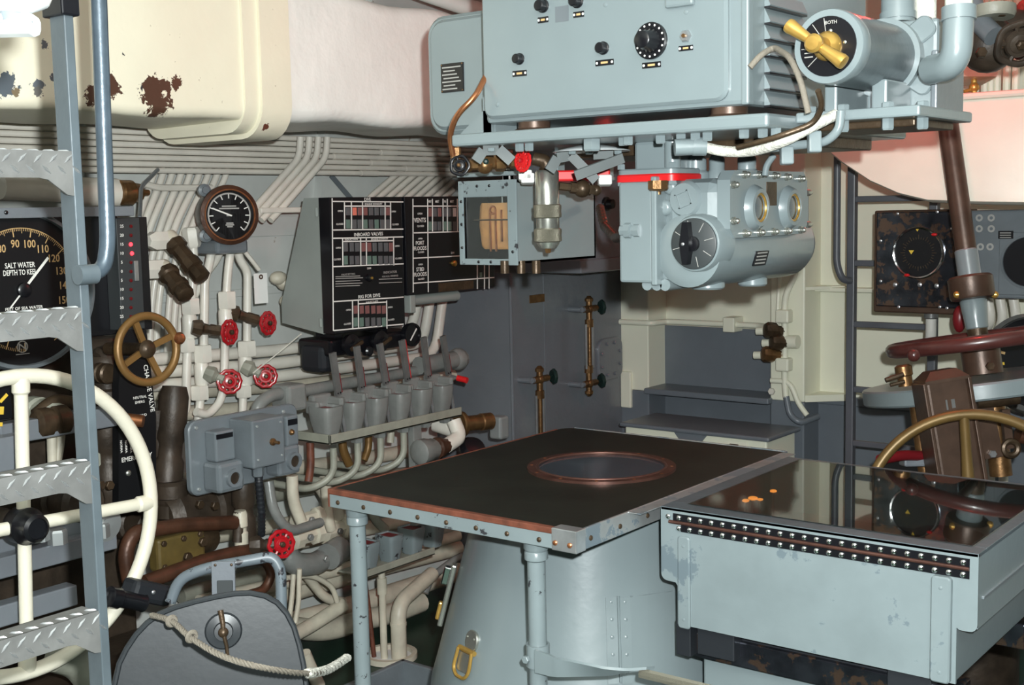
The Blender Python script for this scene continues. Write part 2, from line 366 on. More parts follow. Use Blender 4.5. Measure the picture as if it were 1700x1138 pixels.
def gauge_glass(px, pyt, pyb, top, bot, label):
    a = PX(px, pyt, TX+.07); b = PX(px, pyb, TX+.07); g = thing('gauge_glass', label, 'gauge', (a.x, a.y, min(a.z, b.z)), 'level gauges on the tank')
    for q, s, on_ in ((a, 1, top), (b, -1, bot)):
        if not on_: continue
        m = MB(); m.cyl((TX-.002, q.y-.06, q.z), (q.x, q.y-.06, q.z), .013, n=10) ; m.tube([(q.x, q.y-.06, q.z), (q.x, q.y, q.z)], .013, 10); m.build('wall_stub', 'tank_grey', g)
        m = MB(); m.sph(q, .022, 12, 8); m.cyl(q-AZ*.05, q+AZ*.05, .014, n=10); m.lathe(q+AZ*.035*s, AZ*s, [(.02, 0), (.02, .012), (.008, .025)], 8); m.cyl(q-AY*.045, q+AY*.06, .015, n=8); m.cyl(q-AZ*s*.05, q-AZ*s*.085, .02, n=8); m.build('gauge_cock', 'bronze', g)
        m = MB(); c = q+AY*.1; m.cyl(q+AY*.06, c, .006, n=8); m.lathe(c, V((.5, 1, 0)), [(.03, -.006), (.036, 0), (.036, .008), (.02, .014)], 8); m.build('handwheel', 'green_wheel', g)
    z0 = b.z+(.08 if bot else 0); z1 = a.z-.08
    MB().cyl((a.x, a.y, z0), (a.x, a.y, z1), .0095, n=12).build('gauge_tube', 'bronze', g)
    for s in (-1, 1): MB().cyl((a.x, a.y+s*.027, z0-.01), (a.x, a.y+s*.027, z1+.01), .006, n=8).build('guard_rod', 'steel', g)
gauge_glass(978, 513, 637, True, True, 'brass gauge glass with two green handwheels beside the bolted inspection cover')
gauge_glass(896, 630, 800, True, False, 'lower brass gauge glass on the grey tank, half hidden by the chart table')
# dark cabinet seen above the tank, behind the hanging lamp box
a = PD(990, 305, 4.6); t = thing('wall_cabinet', 'dark grey cabinet with black knob above the tank behind hanging gear', 'cabinet', (-2.95, 4.4, 1.375))
b = PX(992, 300, -3.05); MB().box((-3.3, 4.25, 1.373), (-2.95, 4.98, 1.93), .01).build('body', 'tank_grey', t)
MB().box((-3.25, 4.22, 1.374), (-2.925, 5.0, 1.43), .006).build('plinth', 'tank_grey', t)
p = PX(1005, 339, -2.95); MB().lathe(p, AX, [(.03, 0), (.03, .012), (.022, .016), (.02, .04), (.006, .044)], 16).build('knob', 'black', t)
MB().box((-2.952, 4.62, 1.52), (-2.948, 4.95, 1.525), 0).build('door_seam', 'black', t)
# locker by the bulkhead
c0 = PZ(1090, 715, .66)
t = thing('locker', 'small cream locker with grey lid below the bulkhead shelf', 'locker', (-2.8, 4.9, 0))
MB().box((-3.04, 4.72, 0), (-2.33, 5.0, .645), .008).build('body', 'bulk_cream', t); MB().box((-3.06, 4.7, .645), (-2.31, 5.02, .665), .008).build('lid', 'bulk_grey', t)
MB().prism([(-2.78, 4.712, .648), (-2.61, 4.712, .648), (-2.65, 4.712, .6), (-2.65, 4.712, .45), (-2.74, 4.712, .45), (-2.74, 4.712, .6)], (0, .01, 0)).build('hasp', 'bulk_grey', t)
MB().box((-2.53, 4.715, .3), (-2.42, 4.722, .635), .001).build('door_panel', 'bulk_cream', t); MB().box((-2.5, 4.71, .615), (-2.46, 4.72, .62), 0).build('latch_slot', 'dark_bronze', t)

# ================================================================== CHART TABLE
TT = .97
t = thing('chart_table', 'dark topped chart table with riveted metal edge and round glass port', 'table', (-1.84, 2.6, 0))
x0, x1, y0, y1 = -2.205, -1.465, 2.08, 3.09
P = [(x, y) for x, y in [(x0+.004, y0), (x1, y0)]] + [(x1, y1-.01)]
for i in range(6):
    a = math.radians(90+90*i/5); P.append((x0+.05+.05*math.cos(a), y1-.05+.05*math.sin(a)))
top = MB().prism([V((x, y, TT-.008)) for x, y in P], (0, 0, .008)).build('table_top', 'lino', t)
MB().prism([V((x*.998-.003, y*.998+.005, TT-.045)) for x, y in P], (0, 0, .037)).build('underframe', 'dark_bronze', t)
zb0, zb1 = TT-.045, TT-.002
fb = MB().box((x0, y0-.004, zb0), (x1-.06, y0+.002, TT-.012), .0015).build('edge_band', 'greychip', t)
MB().box((x0-.003, y0-.006, TT-.0125), (x1-.055, y0+.01, TT+.0015), .002).build('rust_strip', 'rust_edge', t)
MB().box((x0-.005, y0-.005, zb0), (x0+.002, y1-.05, TT+.001), .0015).build('edge_band', 'rust_edge', t)
rb = MB().box((x1-.004, y0, zb0), (x1+.003, y1, TT+.0015), .0015).build('edge_band', 'alum', t)
MB().box((x0+.03, y1-.003, zb0), (x1, y1+.004, TT+.002), .0015).build('edge_band', 'alum', t)
cb = MB().box((x1-.06, y0-.0065, zb0-.002), (x1+.005, y0+.03, TT+.002), .002).build('corner_bracket', 'steel', t)
for i in range(8): rivet((x0+.03+i*.088, y0-.004, TT-.03), -AY, .006, fb, 'dark_bronze')
for x in (x1-.05, x1-.012): rivet((x, y0-.0065, TT-.03), -AY, .006, cb, 'copper')
for i in range(9): rivet((x1+.003, y0+.05+i*.115, TT-.024), AX, .006, rb, 'dark_bronze')
MB().box((x1-.001, y0+.2, TT-.001), (x1+.035, y1-.02, TT+.001), 0).build('side_strip', 'alum', t)
rc = V((-1.775, 2.64, TT)); m = MB(); m.lathe(rc-AZ*.001, AZ, [(.194, 0), (.194, .004), (.188, .008), (.172, .009), (.168, .004), (.164, .004)], 64); ringo = MB().ring(rc, AZ, .166, .194, .007, 64).build('port_ring', 'copper_ring', t)
MB().torus(rc+AZ*.006, AZ, .168, .004, 64, 8).build('ring_lip', 'copper_ring', ringo)
for i in range(12):
    a = 2*math.pi*i/12; rivet(rc+V((math.cos(a)*.183, math.sin(a)*.183, .0065)), AZ, .005, ringo, 'copper', 'screw', .4)
MB().lathe(rc, AZ, [(.1665, 0), (.1665, .0025)], 48).build('port_glass', 'lens', t)
def leg(px, pyt, name, xc, yc, lab):
    m = MB(); m.cyl((xc, yc, 0), (xc, yc, TT-.06), .0205, n=18); lo = m.build('leg', 'greychip', t)
    MB().lathe((xc, yc, TT-.095), AZ, [(.021, 0), (.0265, .004), (.0265, .02), (.0245, .023), (.028, .028), (.028, .048), (.024, .052)], 18).build('leg_collar', 'grey', lo)
    MB().lathe((xc, yc, 0), AZ, [(.045, 0), (.045, .012), (.024, .018)], 18).build('leg_foot', 'grey', lo)
leg(583, 850, 'leg', -2.16, 2.125, ''); leg(888, 905, 'leg', -1.605, 2.125, ''); leg(0, 0, '', -2.16, 3.04, ''); leg(0, 0, '', -1.52, 3.05, '')
# strap that braces the near leg to the console, and clamp
q = V((-1.605, 2.125, 0)); z = PY(885, 1093, 2.1).z
t2 = thing('leg_brace', 'grey flat strap clamped round the table leg running to the console', 'brace', (-1.605, 2.1, z-.03))
MB().ring((q.x, q.y, z-.026), AZ, .0212, .027, .05, 24).build('clamp', 'grey', t2)
pts = [V((q.x+.02, 2.088, z)), V((q.x+.08, 2.085, z)), V((-1.42, 2.13, z-.0)), V((-1.34, 2.17, z+.012))]
m = MB(); rings = []
for i in range(25):
    s = i/24; k = s*(len(pts)-1); j = min(int(k), 2); pp = pts[j].lerp(pts[j+1], k-j); tw = math.pi*.42*max(0, min(1, (s-.25)/.6)); wv = .026*(1-.35*s)
    a = V((0, -math.sin(tw), math.cos(tw))); n_ = V((0, math.cos(tw), math.sin(tw)))
    rings.append([pp+a*wv+n_*.003, pp+a*wv-n_*.003, pp-a*wv-n_*.003, pp-a*wv+n_*.003])
m.loops(rings); m.build('strap', 'grey', t2)
bolt((q.x-.008, 2.094, z-.004), -AY, .009, t2, 'grey')
# chain rope behind the strap
m = MB(); m.tube([V((-1.36, 2.16, z+.0)), V((-1.2, 2.19, z-.012)), V((-1.0, 2.2, z-.03)), V((-.8, 2.2, z-.06))], .011, 8); one(m, 'chain_cover', 'nickel_knurl', 'dirty braided cord lying on the dark rail under the grey console', 'cord')

# ================================================================== PERISCOPE DRUM under the table
dc = V((-1.845, 2.66, 0))
t = thing('drum_cover', 'big conical grey sheet metal drum under the chart table', 'drum', dc)
MB().lathe(dc, AZ, [(.425, 0), (.425, .36), (.42, .4), (.405, .45), (.3, .83), (.295, .92)], 72).build('shell', 'grey', t)
def on_cone(ang, z):
    r = .425 if z < .38 else .42-(z-.4)*(.12/.43)*1.0; r = max(r, .29)
    n = V((math.sin(ang), -math.cos(ang), 0)); return dc+n*r+AZ*z, (n+AZ*.27).normalized(), n
def cyl_at(px, py):
    lo = None; best = 9; k = ray(px, py)
    for i in range(500):
        p = EYE+k*(2.2+.003*i); e = math.hypot(p.x-dc.x, p.y-dc.y)-(.425 if p.z < .38 else .42-(p.z-.4)*.279)
        if e < best: best = e; lo = p
        if e <= 0: break
    n = V((lo.x-dc.x, lo.y-dc.y, 0)).normalized(); return lo, (n+AZ*(.27 if lo.z > .38 else 0)).normalized(), n
p, n, _ = cyl_at(778, 1082); L = thing('drum_latch', 'steel pull latch on the side of the conical grey drum', 'latch', p)
Mx = fm(p, n); m = MB(); slab(m, Mx @ Matrix.Translation((.008, .028, 0)), .052, .055, .024, -.004, .006, .002); m.build('latch_plate', 'nickel', L)
m = MB(); slab(m, Mx @ Matrix.Translation((-.006, -.03, 0)), .056, .05, .012, -.004, .006, .002); m.build('keeper_plate', 'nickel', L)
m = MB(); m.cyl((-.034, .002, .006), (.034, .002, .006), .007, n=10, M=Mx); m.tube([(-.03, .002, .012), (-.036, -.05, .012), (-.018, -.066, .012), (.02, -.066, .012), (.034, -.045, .012), (.03, .002, .012)], .0045, 8, .012, M=Mx); m.build('bail', 'brass', L)
for sx in (-.01, .02): rivet(Mx @ V((sx, .035, .006)), n, .0035, L, 'nickel')
p, n, nh = cyl_at(745, 990); L = thing('drum_clasp', 'long chromed clasp on the far edge of the conical drum', 'clasp', p)
Mx = fm(p, n); m = MB(); m.box((-.016, -.085, -.003), (.016, .09, .012), .004, Mx); m.build('clasp_plate', 'nickel', L)
MB().box((-.01, -.07, .01), (.01, -.02, .022), .004, Mx).build('clasp_lever', 'brass', L); MB().box((-.011, .03, .01), (.011, .08, .03), .004, Mx).build('clasp_hook', 'chrome', L)
# hinged door strips on the drum
hs = []
for px0 in (1014, 1037):
    rings = []
    for j in range(9):
        p, n, nh = cyl_at(px0+j*.5, 992+j*18); s = nh.cross(AZ)*-1
        rings.append([p-s*.0135+n*.001, p-s*.0135+n*.004, p+s*.0135+n*.004, p+s*.0135+n*.001])
    so = MB().loops(rings).build('hinge_leaf', 'grey', t)
    for j in range(5):
        p, n, nh = cyl_at(px0+j*1.0, 1000+j*29); rivet(p+n*.0035, n, .005, so, 'grey', 'rivet', .7)
rings = []
for j in range(12):
    p, n, nh = cyl_at(1026+j*.4, 990+j*13); rings.append(p+n*.003)
MB().tube(rings, .0035, 8).build('hinge_pin', 'grey', t)
pts = [cyl_at(1046+j*7, 991-j*1.0)[0] for j in range(11)]; MB().tube(pts, .0022, 6).build('door_seam', 'grey', t)
pts = [cyl_at(925+j*18, 893-j*1.5)[0] for j in range(10)]; MB().tube(pts, .002, 6).build('lap_seam', 'grey', t)

# ================================================================== PLOTTING CONSOLE (right foreground)
CY = 2.365
A = PY(1097, 846, CY); B = PY(1625, 914, CY); zt = TT
def cp(px, py): p = PY(px, py, CY); return p
zl = PY(1097, 962, CY).z; zbot = (cp(1145, 1047).z+cp(1587, 1130).z)/2; zr = cp(1620, 1052).z
xa, xb, xc, xd = A.x, cp(1125, 1000).x, cp(1587, 1090).x, B.x
t = thing('plotting_console', 'grey metal plotting console with hinged front and dark glass top', 'console', ((xa+xd)/2, 2.7, .3))
P = [(xa, zt), (xa, zl+.03)]
for i in range(5):
    a = math.radians(180+90*i/4); P.append((xa+.015+.015*math.cos(a), zl+.015+.015*math.sin(a)))
P += [(xb-.005, zl-.001), (xb, zl-.008), (xb, zbot), (xc, zbot), (xc, zr+.004), (xc+.006, zr)]
for i in range(5):
    a = math.radians(270+90*i/4); P.append((xd-.015+.015*math.cos(a), zr+.015+.015*math.sin(a)))
P += [(xd, zt)]
MB().prism([V((x, CY, z)) for x, z in P], (0, .006, 0)).build('front_panel', 'grey_worn', t)
ybk = 3.02
m = MB(); m.box((xa+.004, CY+.006, zl+.004), (xa+.012, ybk, zt-.001)); m.box((xd-.008, CY+.006, zr+.006), (xd-.001, ybk, zt-.001)); m.box((xa+.004, ybk-.008, zl), (xd-.001, ybk, zt-.001)); m.build('upper_case', 'grey', t)
MB().box((xb+.002, CY+.006, zbot+.002), (xc-.002, ybk-.01, zl+.012), .003).build('lower_case', 'grey', t)
MB().box((xd-.002, CY+.03, zr+.06), (xd+.003, ybk-.02, zr+.066), .001).build('side_seam', 'blue_grey', t)
fw = .05; m = MB(); m.box((xa, CY, zt-.006), (xd, CY+fw, zt+.002), .0012); m.box((xa, CY+fw, zt-.006), (xa+fw, ybk, zt+.002), .0012); m.box((xd-fw*.6, CY+fw, zt-.006), (xd, ybk, zt+.002), .0012); m.box((xa+fw, ybk-.03, zt-.006), (xd-fw*.6, ybk, zt+.002), .0012); m.build('top_frame', 'ladder_grey', t)
MB().box((xa+fw-.006, CY+fw-.006, zt-.003), (xd-fw*.6+.006, ybk-.024, zt+.004), .001).build('glass_top', 'tint_glass', t)
MB().box((xa+.013, CY+.008, zl+.012), (xd-.009, ybk-.01, zl+.02)).build('inner_tray', 'black_face', t)
for px, py, r_ in ((1238, 833, .006), (1250, 829, .008), (1262, 831, .005), (1284, 817, .006)):
    p = PZ(px, py, zt-.022); bo = MB().cyl((p.x, p.y, zl+.019), (p.x, p.y, zt-.03), r_*.5, n=8).build('bulb_stem', 'black', t); MB().sph((p.x, p.y, zt-.026), r_, 10, 6, (1.5, 1.5, .6)).build('indicator_bulb', 'orange_glow', bo, label='small glowing orange bulb under the glass')
m = MB(); m.box((xa+.1, CY+.16, zl+.021), (xa+.24, CY+.19, zl+.05)); m.box((xa+.25, CY+.25, zl+.021), (xd-.12, CY+.31, zl+.055)); m.cyl((xd-.2, CY+.42, zl+.02), (xd-.2, CY+.42, zl+.08), .08, n=24); m.build('plotter_carriage', 'black_face', t)
# piano hinge with two rivet rows
zh = lambda x, py0, py1: None
hz = cp(1107, 869).z; hz2 = cp(1607, 942).z; hzc = (hz+hz2)/2
xh0, xh1 = cp(1118, 875).x, cp(1610, 945).x
up_ = MB().box((xh0, CY-.002, hzc+.0045), (xh1, CY+.001, hzc+.021), 0).build('hinge_leaf', 'black', t)
lo_ = MB().box((xh0+.02, CY-.002, hzc-.019), (xh1, CY+.001, hzc-.003), 0).build('hinge_leaf', 'black', t)
m = MB(); m.cyl((xh0-.01, CY-.002, hzc+.001), (xh1, CY-.002, hzc+.001), .0042, n=10); m.build('hinge_knuckle', 'copper_ring', t)
nr = 25
for i in range(nr):
    x = xh0-.012+(xh1-.012-xh0+.012)*i/(nr-1)
    rivet((x, CY-.002, hzc+.0125), -AY, .0062, up_, 'chrome', 'rivet', 1.1)
    if i: rivet((x, CY-.002, hzc-.0115), -AY, .0062, lo_, 'chrome', 'rivet', 1.1)
for px0, px1, pt, pb in ((1126, 1147, 889, 1046), (1549, 1579, 953, 1135)):
    a, b = cp(px0, pt), cp(px1, pb); m = MB(); slab(m, fm(((a.x+b.x)/2, CY, (a.z+b.z)/2), -AY), b.x-a.x, a.z-b.z, .008, 0, .006 if px0 < 1200 else .014, .003); so = m.build('side_strap', 'grey_worn', t)
    for zz in (a.z-.022, b.z+.022): rivet(((a.x+b.x)/2, CY-(.006 if px0 < 1200 else .014), zz), -AY, .004, so, 'grey', 'rivet', .5)
# supports under the console
for px0, px1, py0_, py1_ in ((1126, 1150, 1046, 1090), (1161, 1222, 1050, 1098), (1476, 1548, 1112, 1160)):
    a, b = PY(px0, py0_, CY+.03), PY(px1, py1_, CY+.03); MB().box((a.x, CY+.02, b.z), (b.x, CY+.1, zbot+.003), .002).build('support_block', 'rubber', t)
MB().box((xb-.02, CY+.05, zbot-.09), (xc-.01, CY+.13, zbot-.03), .004).build('base_rail', 'dark_chrome', t); MB().box((xb-.02, ybk-.14, zbot-.09), (xc-.01, ybk-.06, zbot-.03), .004).build('base_rail', 'dark_chrome', t)
MB().box((xb+.06, CY+.06, zbot-.05), (xc-.06, ybk-.06, zbot+.003), .004).build('base_pan', 'rubber', t)
MB().box((xb+.02, CY+.08, 0), (xc-.22, ybk-.04, zbot-.09), .006).build('pedestal', 'grey', t)
# dark rail and grey casing right of the console
a = PZ(1690, 1010, .62); t = thing('helm_casing', 'dark grey low casing with black edge beside the plotting console', 'casing', (-.45, 2.75, 0))
MB().box((-.66, 2.4, 0), (.1, 3.6, .6), .01).build('casing', 'seat_grey', t); MB().box((-.69, 2.3, .6), (-.64, 3.6, .66), .004).build('edge_rail', 'rubber', t)
# ================================================================== OVERHEAD RADAR UNIT
OY = 2.17
t = thing('radar_unit', 'large grey overhead radar control unit with black knobs and dial', 'equipment', (-1.43, 2.45, 1.84))
rbody = MB().box((-1.757, OY, 1.838), (-1.115, 2.76, 2.5), .01).build('case', 'grey', t)
m = MB(); slab(m, fm((-1.452, OY, 2.16), -AY), .604, .624, .025, 0, .012, .006); m.build('front_cover', 'grey', t)
fy = OY-.012
def fp(px, py, y=fy): return PY(px, py, y)
def knob(px, py, r, label=None, lw=0, ldy=0, ldx=0):
    p = fp(px, py); k = MB().lathe(p, -AY, [(r, 0), (r, r*.25), (r*.86, r*.32), (r*.8, r*1.25), (r*.66, r*1.4), (.001, r*1.42)], 20).build('knob', 'black', t)
    if lw: plate(px+ldx, py+ldy, lw, 9)
def plate(px, py, wpx, hpx):
    p = fp(px, py); s = depth(p)/F*1.12; w_ = wpx*s/2; h_ = hpx*s/2*.95; so = MB().box((p.x-w_, fy-.0015, p.z-h_), (p.x+w_, fy, p.z+h_), 0).build('label_plate', 'black', t)
    MB().box((p.x-w_*.38, fy-.0022, p.z-h_*.35), (p.x+w_*.38, fy-.0014, p.z+h_*.35), 0).build('label_text', 'amber_mark', so)
    for s_ in (-1, 1): rivet((p.x+s_*w_*.83, fy-.0015, p.z), -AY, .0028, so, 'white_mark', 'screw', .5)
knob(863, 98, .0125, 1, 26, 24); knob(1002, 80, .0135, 1, 32, 24, 2); knob(902, 10, .0145, 1, 19, 23); knob(959, 2, .0145, 1, 19, 22, 2)
plate(1082, 108, 32, 9); plate(1139, 80, 24, 8)
p = fp(1082, 68); d = MB().lathe(p, -AY, [(.0365, 0), (.0365, .006), (.034, .008), (.001, .008)], 36).build('dial_disc', 'black', t)
for i in range(16):
    a = 2*math.pi*i/16; c = p+V((math.cos(a)*.031, -.0082, math.sin(a)*.031)); rivet(c, -AY, .0022, d, 'white_mark', 'dial_mark', .3)
MB().lathe(p-AY*.008, -AY, [(.025, 0), (.024, .004), (.02, .012), (.017, .03), (.014, .032), (.001, .032)], 24).build('knob', 'black', d)
p = fp(1139, 60); d = MB().lathe(p, -AY, [(.0125, 0), (.0125, .004), (.01, .008), (.0055, .008)], 6).build('jack_socket', 'steel', t); MB().lathe(p-AY*.008, -AY, [(.004, 0), (.004, .004)], 10).build('jack_pin', 'bronze', d)
p = fp(933, 23); MB().box((p.x-.017, fy-.001, p.z-.016), (p.x+.017, fy, p.z+.016), 0).build('worn_patch', 'blue_grey', t)
p = fp(1131, 0); d = MB().box((p.x-.032, fy-.012, p.z-.014), (p.x+.032, fy, p.z+.03), .005).build('switch_housing', 'grey', t); MB().box((p.x-.016, fy-.0135, p.z+.001), (p.x+.016, fy-.011, p.z+.012), 0).build('switch_slot', 'dark_bronze', d)
for px, py in ((826, 174), (1005, 8), (1139, 20)): rivet(fp(px, py), -AY, .005, t, 'grey', 'screw', .5)
# louvres on the right side
for i in range(7):
    z = PX(1290, 8+27*i, -1.115).z-.004
    M_ = Matrix.Translation((-1.1145, 2.33, z)); m = MB()
    m.loops([[V((0, y, .022)), V((.001, y, .022)), V((.013, y, -.003)), V((.011, y, -.005)), V((0, y, -.005))] for y in (-.085, .085)], M=M_); so = m.build('louvre', 'grey', t)
    MB().box((0, -.085, -.0085), (.012, .085, -.0052), 0, M_).build('louvre_slot', 'black', so)
m = MB(); m.box((-1.125, OY-.004, 1.838), (-1.108, OY+.02, 2.5), .004); m.build('corner_strip', 'grey', t)
# side cabinet on its left
t = thing('side_cabinet', 'small rounded grey cabinet with black data plate hanging beside the radar unit', 'cabinet', (-1.9, 2.4, 1.83))
Mx = fm((-1.9, 2.3, 1.973), -AY); m = MB(); slab(m, Mx, .288, .285, .05, -.38, -.012, .004); m.build('case', 'grey', t)
m = MB(); slab(m, Mx, .286, .283, .049, -.012, 0, .008); slab(m, Mx @ Matrix.Translation((.006, 0, 0)), .262, .262, .042, -.002, .012, .008); m.build('door', 'grey', t)
p = PY(752, 129, 2.288); pl = MB().box((p.x-.035, 2.284, p.z-.034), (p.x+.035, 2.289, p.z+.034), .001).build('data_plate', 'black', t)
for i in range(7): MB().box((p.x-.03+.004*(i % 2), 2.2832, p.z+.026-i*.0085), (p.x+.028-.006*((i*3) % 4), 2.2842, p.z+.023-i*.0085), 0).build('plate_text', 'grey_mark', pl)
for sx in (-1, 1):
    for sz in (-1, 1): rivet((p.x+sx*.032, 2.284, p.z+sz*.031), -AY, .002, pl, 'bronze', 'screw')
m = MB(); m.box((-1.78, 2.2, 1.814), (-1.756, 2.6, 2.5), .003); m.prism([(-1.78, 2.19, 1.815), (-1.78, 2.19, 1.9), (-1.757, 2.19, 1.9), (-1.757, 2.19, 1.815)], (0, .012, 0)); m.prism([(-1.86, 2.19, 1.814), (-1.78, 2.19, 1.87), (-1.756, 2.19, 1.87), (-1.756, 2.19, 1.814)], (0, .01, 0)); m.build('hanging_bracket', 'grey', t)
# shelf plate that carries them
t = thing('support_shelf', 'grey steel support plate with hex bolts hanging under the radar unit', 'shelf', (-1.42, 2.4, 1.79))
MB().box((-1.80, 2.1, 1.788), (-1.035, 2.8, 1.815), .006).build('plate', 'grey', t)
MB().box((-1.76, 2.45, 1.765), (-1.1, 2.76, 1.79), .004).build('under_frame', 'dark_bronze', t)
for px, py in ((880, 210), (1205, 178)):
    p = PY(px, py, 2.2); MB().lathe((p.x, 2.215, 1.813), AZ, [(.05, 0), (.05, .006), (.036, .012), (.036, .03)], 24).build('shock_mount', 'steer_brown', t)
for px in (808, 858, 874, 985, 1030, 1045, 1092, 1126, 1150, 1170, 1237, 1262, 1284):
    p = PY(px, 240-.095*(px-790), 2.14); big = px in (985,)
    h = .034 if big else .02; r_ = .019 if big else .0105
    bolt((p.x, 2.135 if px % 2 else 2.15, 1.789), -AZ, r_, t, 'grey', 'bolt', 1.7 if not big else 1.4)
for x in (): MB().box((x-.012, 2.105, 1.73), (x+.012, 2.16, 1.79), .004).build('hanger_lug', 'grey', t) if x != -1.13 else None
# struts below
def bar(m, a, b, w_=.012, th=.003, nrm=None):
    a, b = V(a), V(b); d = (b-a); n_ = V(nrm) if nrm else -vf-vu*.45+vr*.2; s = d.cross(n_).normalized()*w_; n_ = s.cross(d).normalized()*th
    m.loops([[p-s-n_, p+s-n_, p+s+n_, p-s+n_] for p in (a, b)]); return m
t = thing('hanger_bracket', 'bent flat grey hanger strap above the brass valves', 'bracket', PD(815, 262, 2.75))
m = MB(); bar(m, PD(790, 268, 2.72), PD(802, 249, 2.72)); bar(m, PD(802, 249, 2.72), PD(828, 248, 2.72)); bar(m, PD(828, 248, 2.72), PD(850, 268, 2.72)); m.build('strap', 'strut_grey', t); bolt(PD(816, 246, 2.7), -AZ, .008, t)
t = thing('hanger_bracket', 'crossed grey flat struts holding the red lamp housing', 'bracket', PD(960, 300, 2.75))
m = MB(); bar(m, PD(912, 284, 2.75), PD(925, 262, 2.75)); bar(m, PD(925, 262, 2.75), PD(945, 258, 2.75)); bar(m, PD(948, 258, 2.75), PD(990, 300, 2.75), .011); bar(m, PD(955, 292, 2.7), PD(1035, 262, 2.7), .011); bar(m, PD(985, 258, 2.74), PD(1018, 256, 2.74), .009); m.build('struts', 'strut_grey', t)
for px in (950, 978, 1026): bolt(PD(px, 250, 2.72), -AZ, .009, t)
t = thing('lamp_reflector', 'shallow white dish reflector under the support plate', 'reflector', PD(982, 250, 2.74))
p = PD(982, 246, 2.74); MB().lathe(p, -AZ, [(.03, -.006), (.06, 0), (.085, .006), (.087, .008), (.06, .004), (.02, .002)], 32).build('dish', 'white_fit', t)
t = thing('red_lamp', 'red painted lamp housing between grey struts beside the strainer', 'lamp', PD(965, 300, 2.95))
m = MB(); m.box((-.058, -.013, -.03), (.04, .013, .01), .005, fm(PD(958, 292, 2.95), -vf)); m.build('housing', 'red_bright', t); MB().box((-.024, -.013, -.02), (.018, .013, .01), .004, fm(PD(1000, 286, 2.93), -vf)).build('end_cap', 'red_bright', t)
for px, py in ((1004, 300), (876, 297), (872, 292)): MB().box((-.016, -.012, -.02), (.016, .012, .02), .004, fm(PD(px, py, 2.93), -vf)).build('ceramic_block', 'paper', t)

# ================================================================== LAMP BOX with glass window
bx0, bx1, by0, by1, bz0, bz1 = -2.068, -1.885, 2.445, 2.79, 1.512, 1.72
t = thing('battle_lantern_box', 'grey hanging box with window onto an amber glass jar', 'box', ((bx0+bx1)/2, 2.6, bz0))
th = .006; m = MB(); m.box((bx0, by0, bz0), (bx0+th, by1, bz1)); m.box((bx1-th, by0, bz0), (bx1, by1, bz1)); m.box((bx0, by0, bz0), (bx1, by1, bz0+th)); m.box((bx0, by0, bz1-th), (bx1, by1, bz1)); m.box((bx0, by1-th, bz0), (bx1, by1, bz1)); m.build('case', 'grey', t)
fwid = .017; m = MB(); m.box((bx0-.004, by0-.006, bz0-.004), (bx0+fwid*.7, by0, bz1+.002), .002); m.box((bx1-fwid*1.6, by0-.006, bz0-.004), (bx1+.002, by0, bz1+.002), .002); m.box((bx0, by0-.0055, bz1-.04), (bx1, by0, bz1+.002), .002); m.box((bx0, by0-.0055, bz0-.004), (bx1, by0, bz0+.012), .002); fr = m.build('window_frame', 'greychip', t)
for x, z in ((bx0+.006, bz0+.04), (bx0+.006, bz0+.1), (bx0+.006, bz1-.05), (bx0+.06, bz0+.004), (bx0+.1, bz0+.004), (bx0+.06, bz1-.012), (bx0+.1, bz1-.012), (bx1-.012, bz0+.03)): rivet((x, by0-.006, z), -AY, .004, fr, 'black')
MB().box((bx0+.01, by0+.002, bz0+.01), (bx1-.02, by0+.004, bz1-.03)).build('window_glass', 'clear_glass', t)
m = MB(); m.box((bx0+th, by0+.1, bz0+th), (bx1-th, by0+.104, bz1-th)); m.box((bx0+th, by0+.004, bz0+th), (bx0+th+.003, by0+.1, bz1-th)); m.box((bx0+th, by0+.004, bz0+th), (bx1-th, by0+.1, bz0+th+.003)); m.box((bx0+th, by0+.004, bz1-th-.003), (bx1-th, by0+.1, bz1-th)); m.build('dark_lining', 'black_face', t)
jc = V((bx0+.105, by0+.055, bz0+.035)); m = MB(); rings = []
for h, s in ((0, .86), (.008, .96), (.06, 1.04), (.11, 1.0), (.118, .94)): rings.append([jc+V((x*s, y*s, h)) for x, y in rrect(.13, .08, .022, 4)])
jar = MB().loops(rings).build('jar', 'amber_glass', t)
m = MB()
for s in (-.009, .009): m.cyl(jc+V((s-.01, -.042, -.005)), jc+V((s-.01, -.042, .1)), .003, n=8)
m.torus(jc+V((-.01, -.042, .1)), AY, .009, .003, 16, 6); m.cyl(jc+V((.018, -.042, .02)), jc+V((.018, -.042, .1)), .003, n=8); m.build('element_rods', 'copper', jar)
MB().cyl(jc+V((-.07, -.045, .075)), jc+V((.07, -.045, .075)), .002, n=6).build('retaining_wire', 'dark_bronze', jar)
m = MB()
for z in (.15, .168): m.box(jc+V((-.05, -.03, z-.035)), jc+V((.0, -.027, z-.032)))
m.box(jc+V((.01, -.03, .11)), jc+V((.014, -.027, .165))); m.build('wire_frame', 'steel', t)
for px in (838, 865, 890): p = PD(px, 441, 3.1); MB().cyl(p+AZ*.012, p-AZ*.02, .011, n=10).build('cable_gland', 'dark_bronze', t)
for sx in (.03, .25): MB().box((bx1-.02, by0+sx, bz1-.004), (bx1+.11, by0+sx+.03, bz1+.006), .002).build('hanger_arm', 'grey', t); MB().box((bx1+.095, by0+sx, bz1), (bx1+.105, by0+sx+.03, 1.79), .002).build('hanger_arm', 'grey', t)
for px, y in ((800, .3), (835, .3), (990, .75)): MB().box((-.012, -.01, -.004), (.012, .01, .03), .003, Matrix.Translation((PX(px, 300, -1.95).x if px < 900 else -1.9, by0+.05 if px < 900 else by1-.02, bz1))).build('mount_pad', 'paper', t)
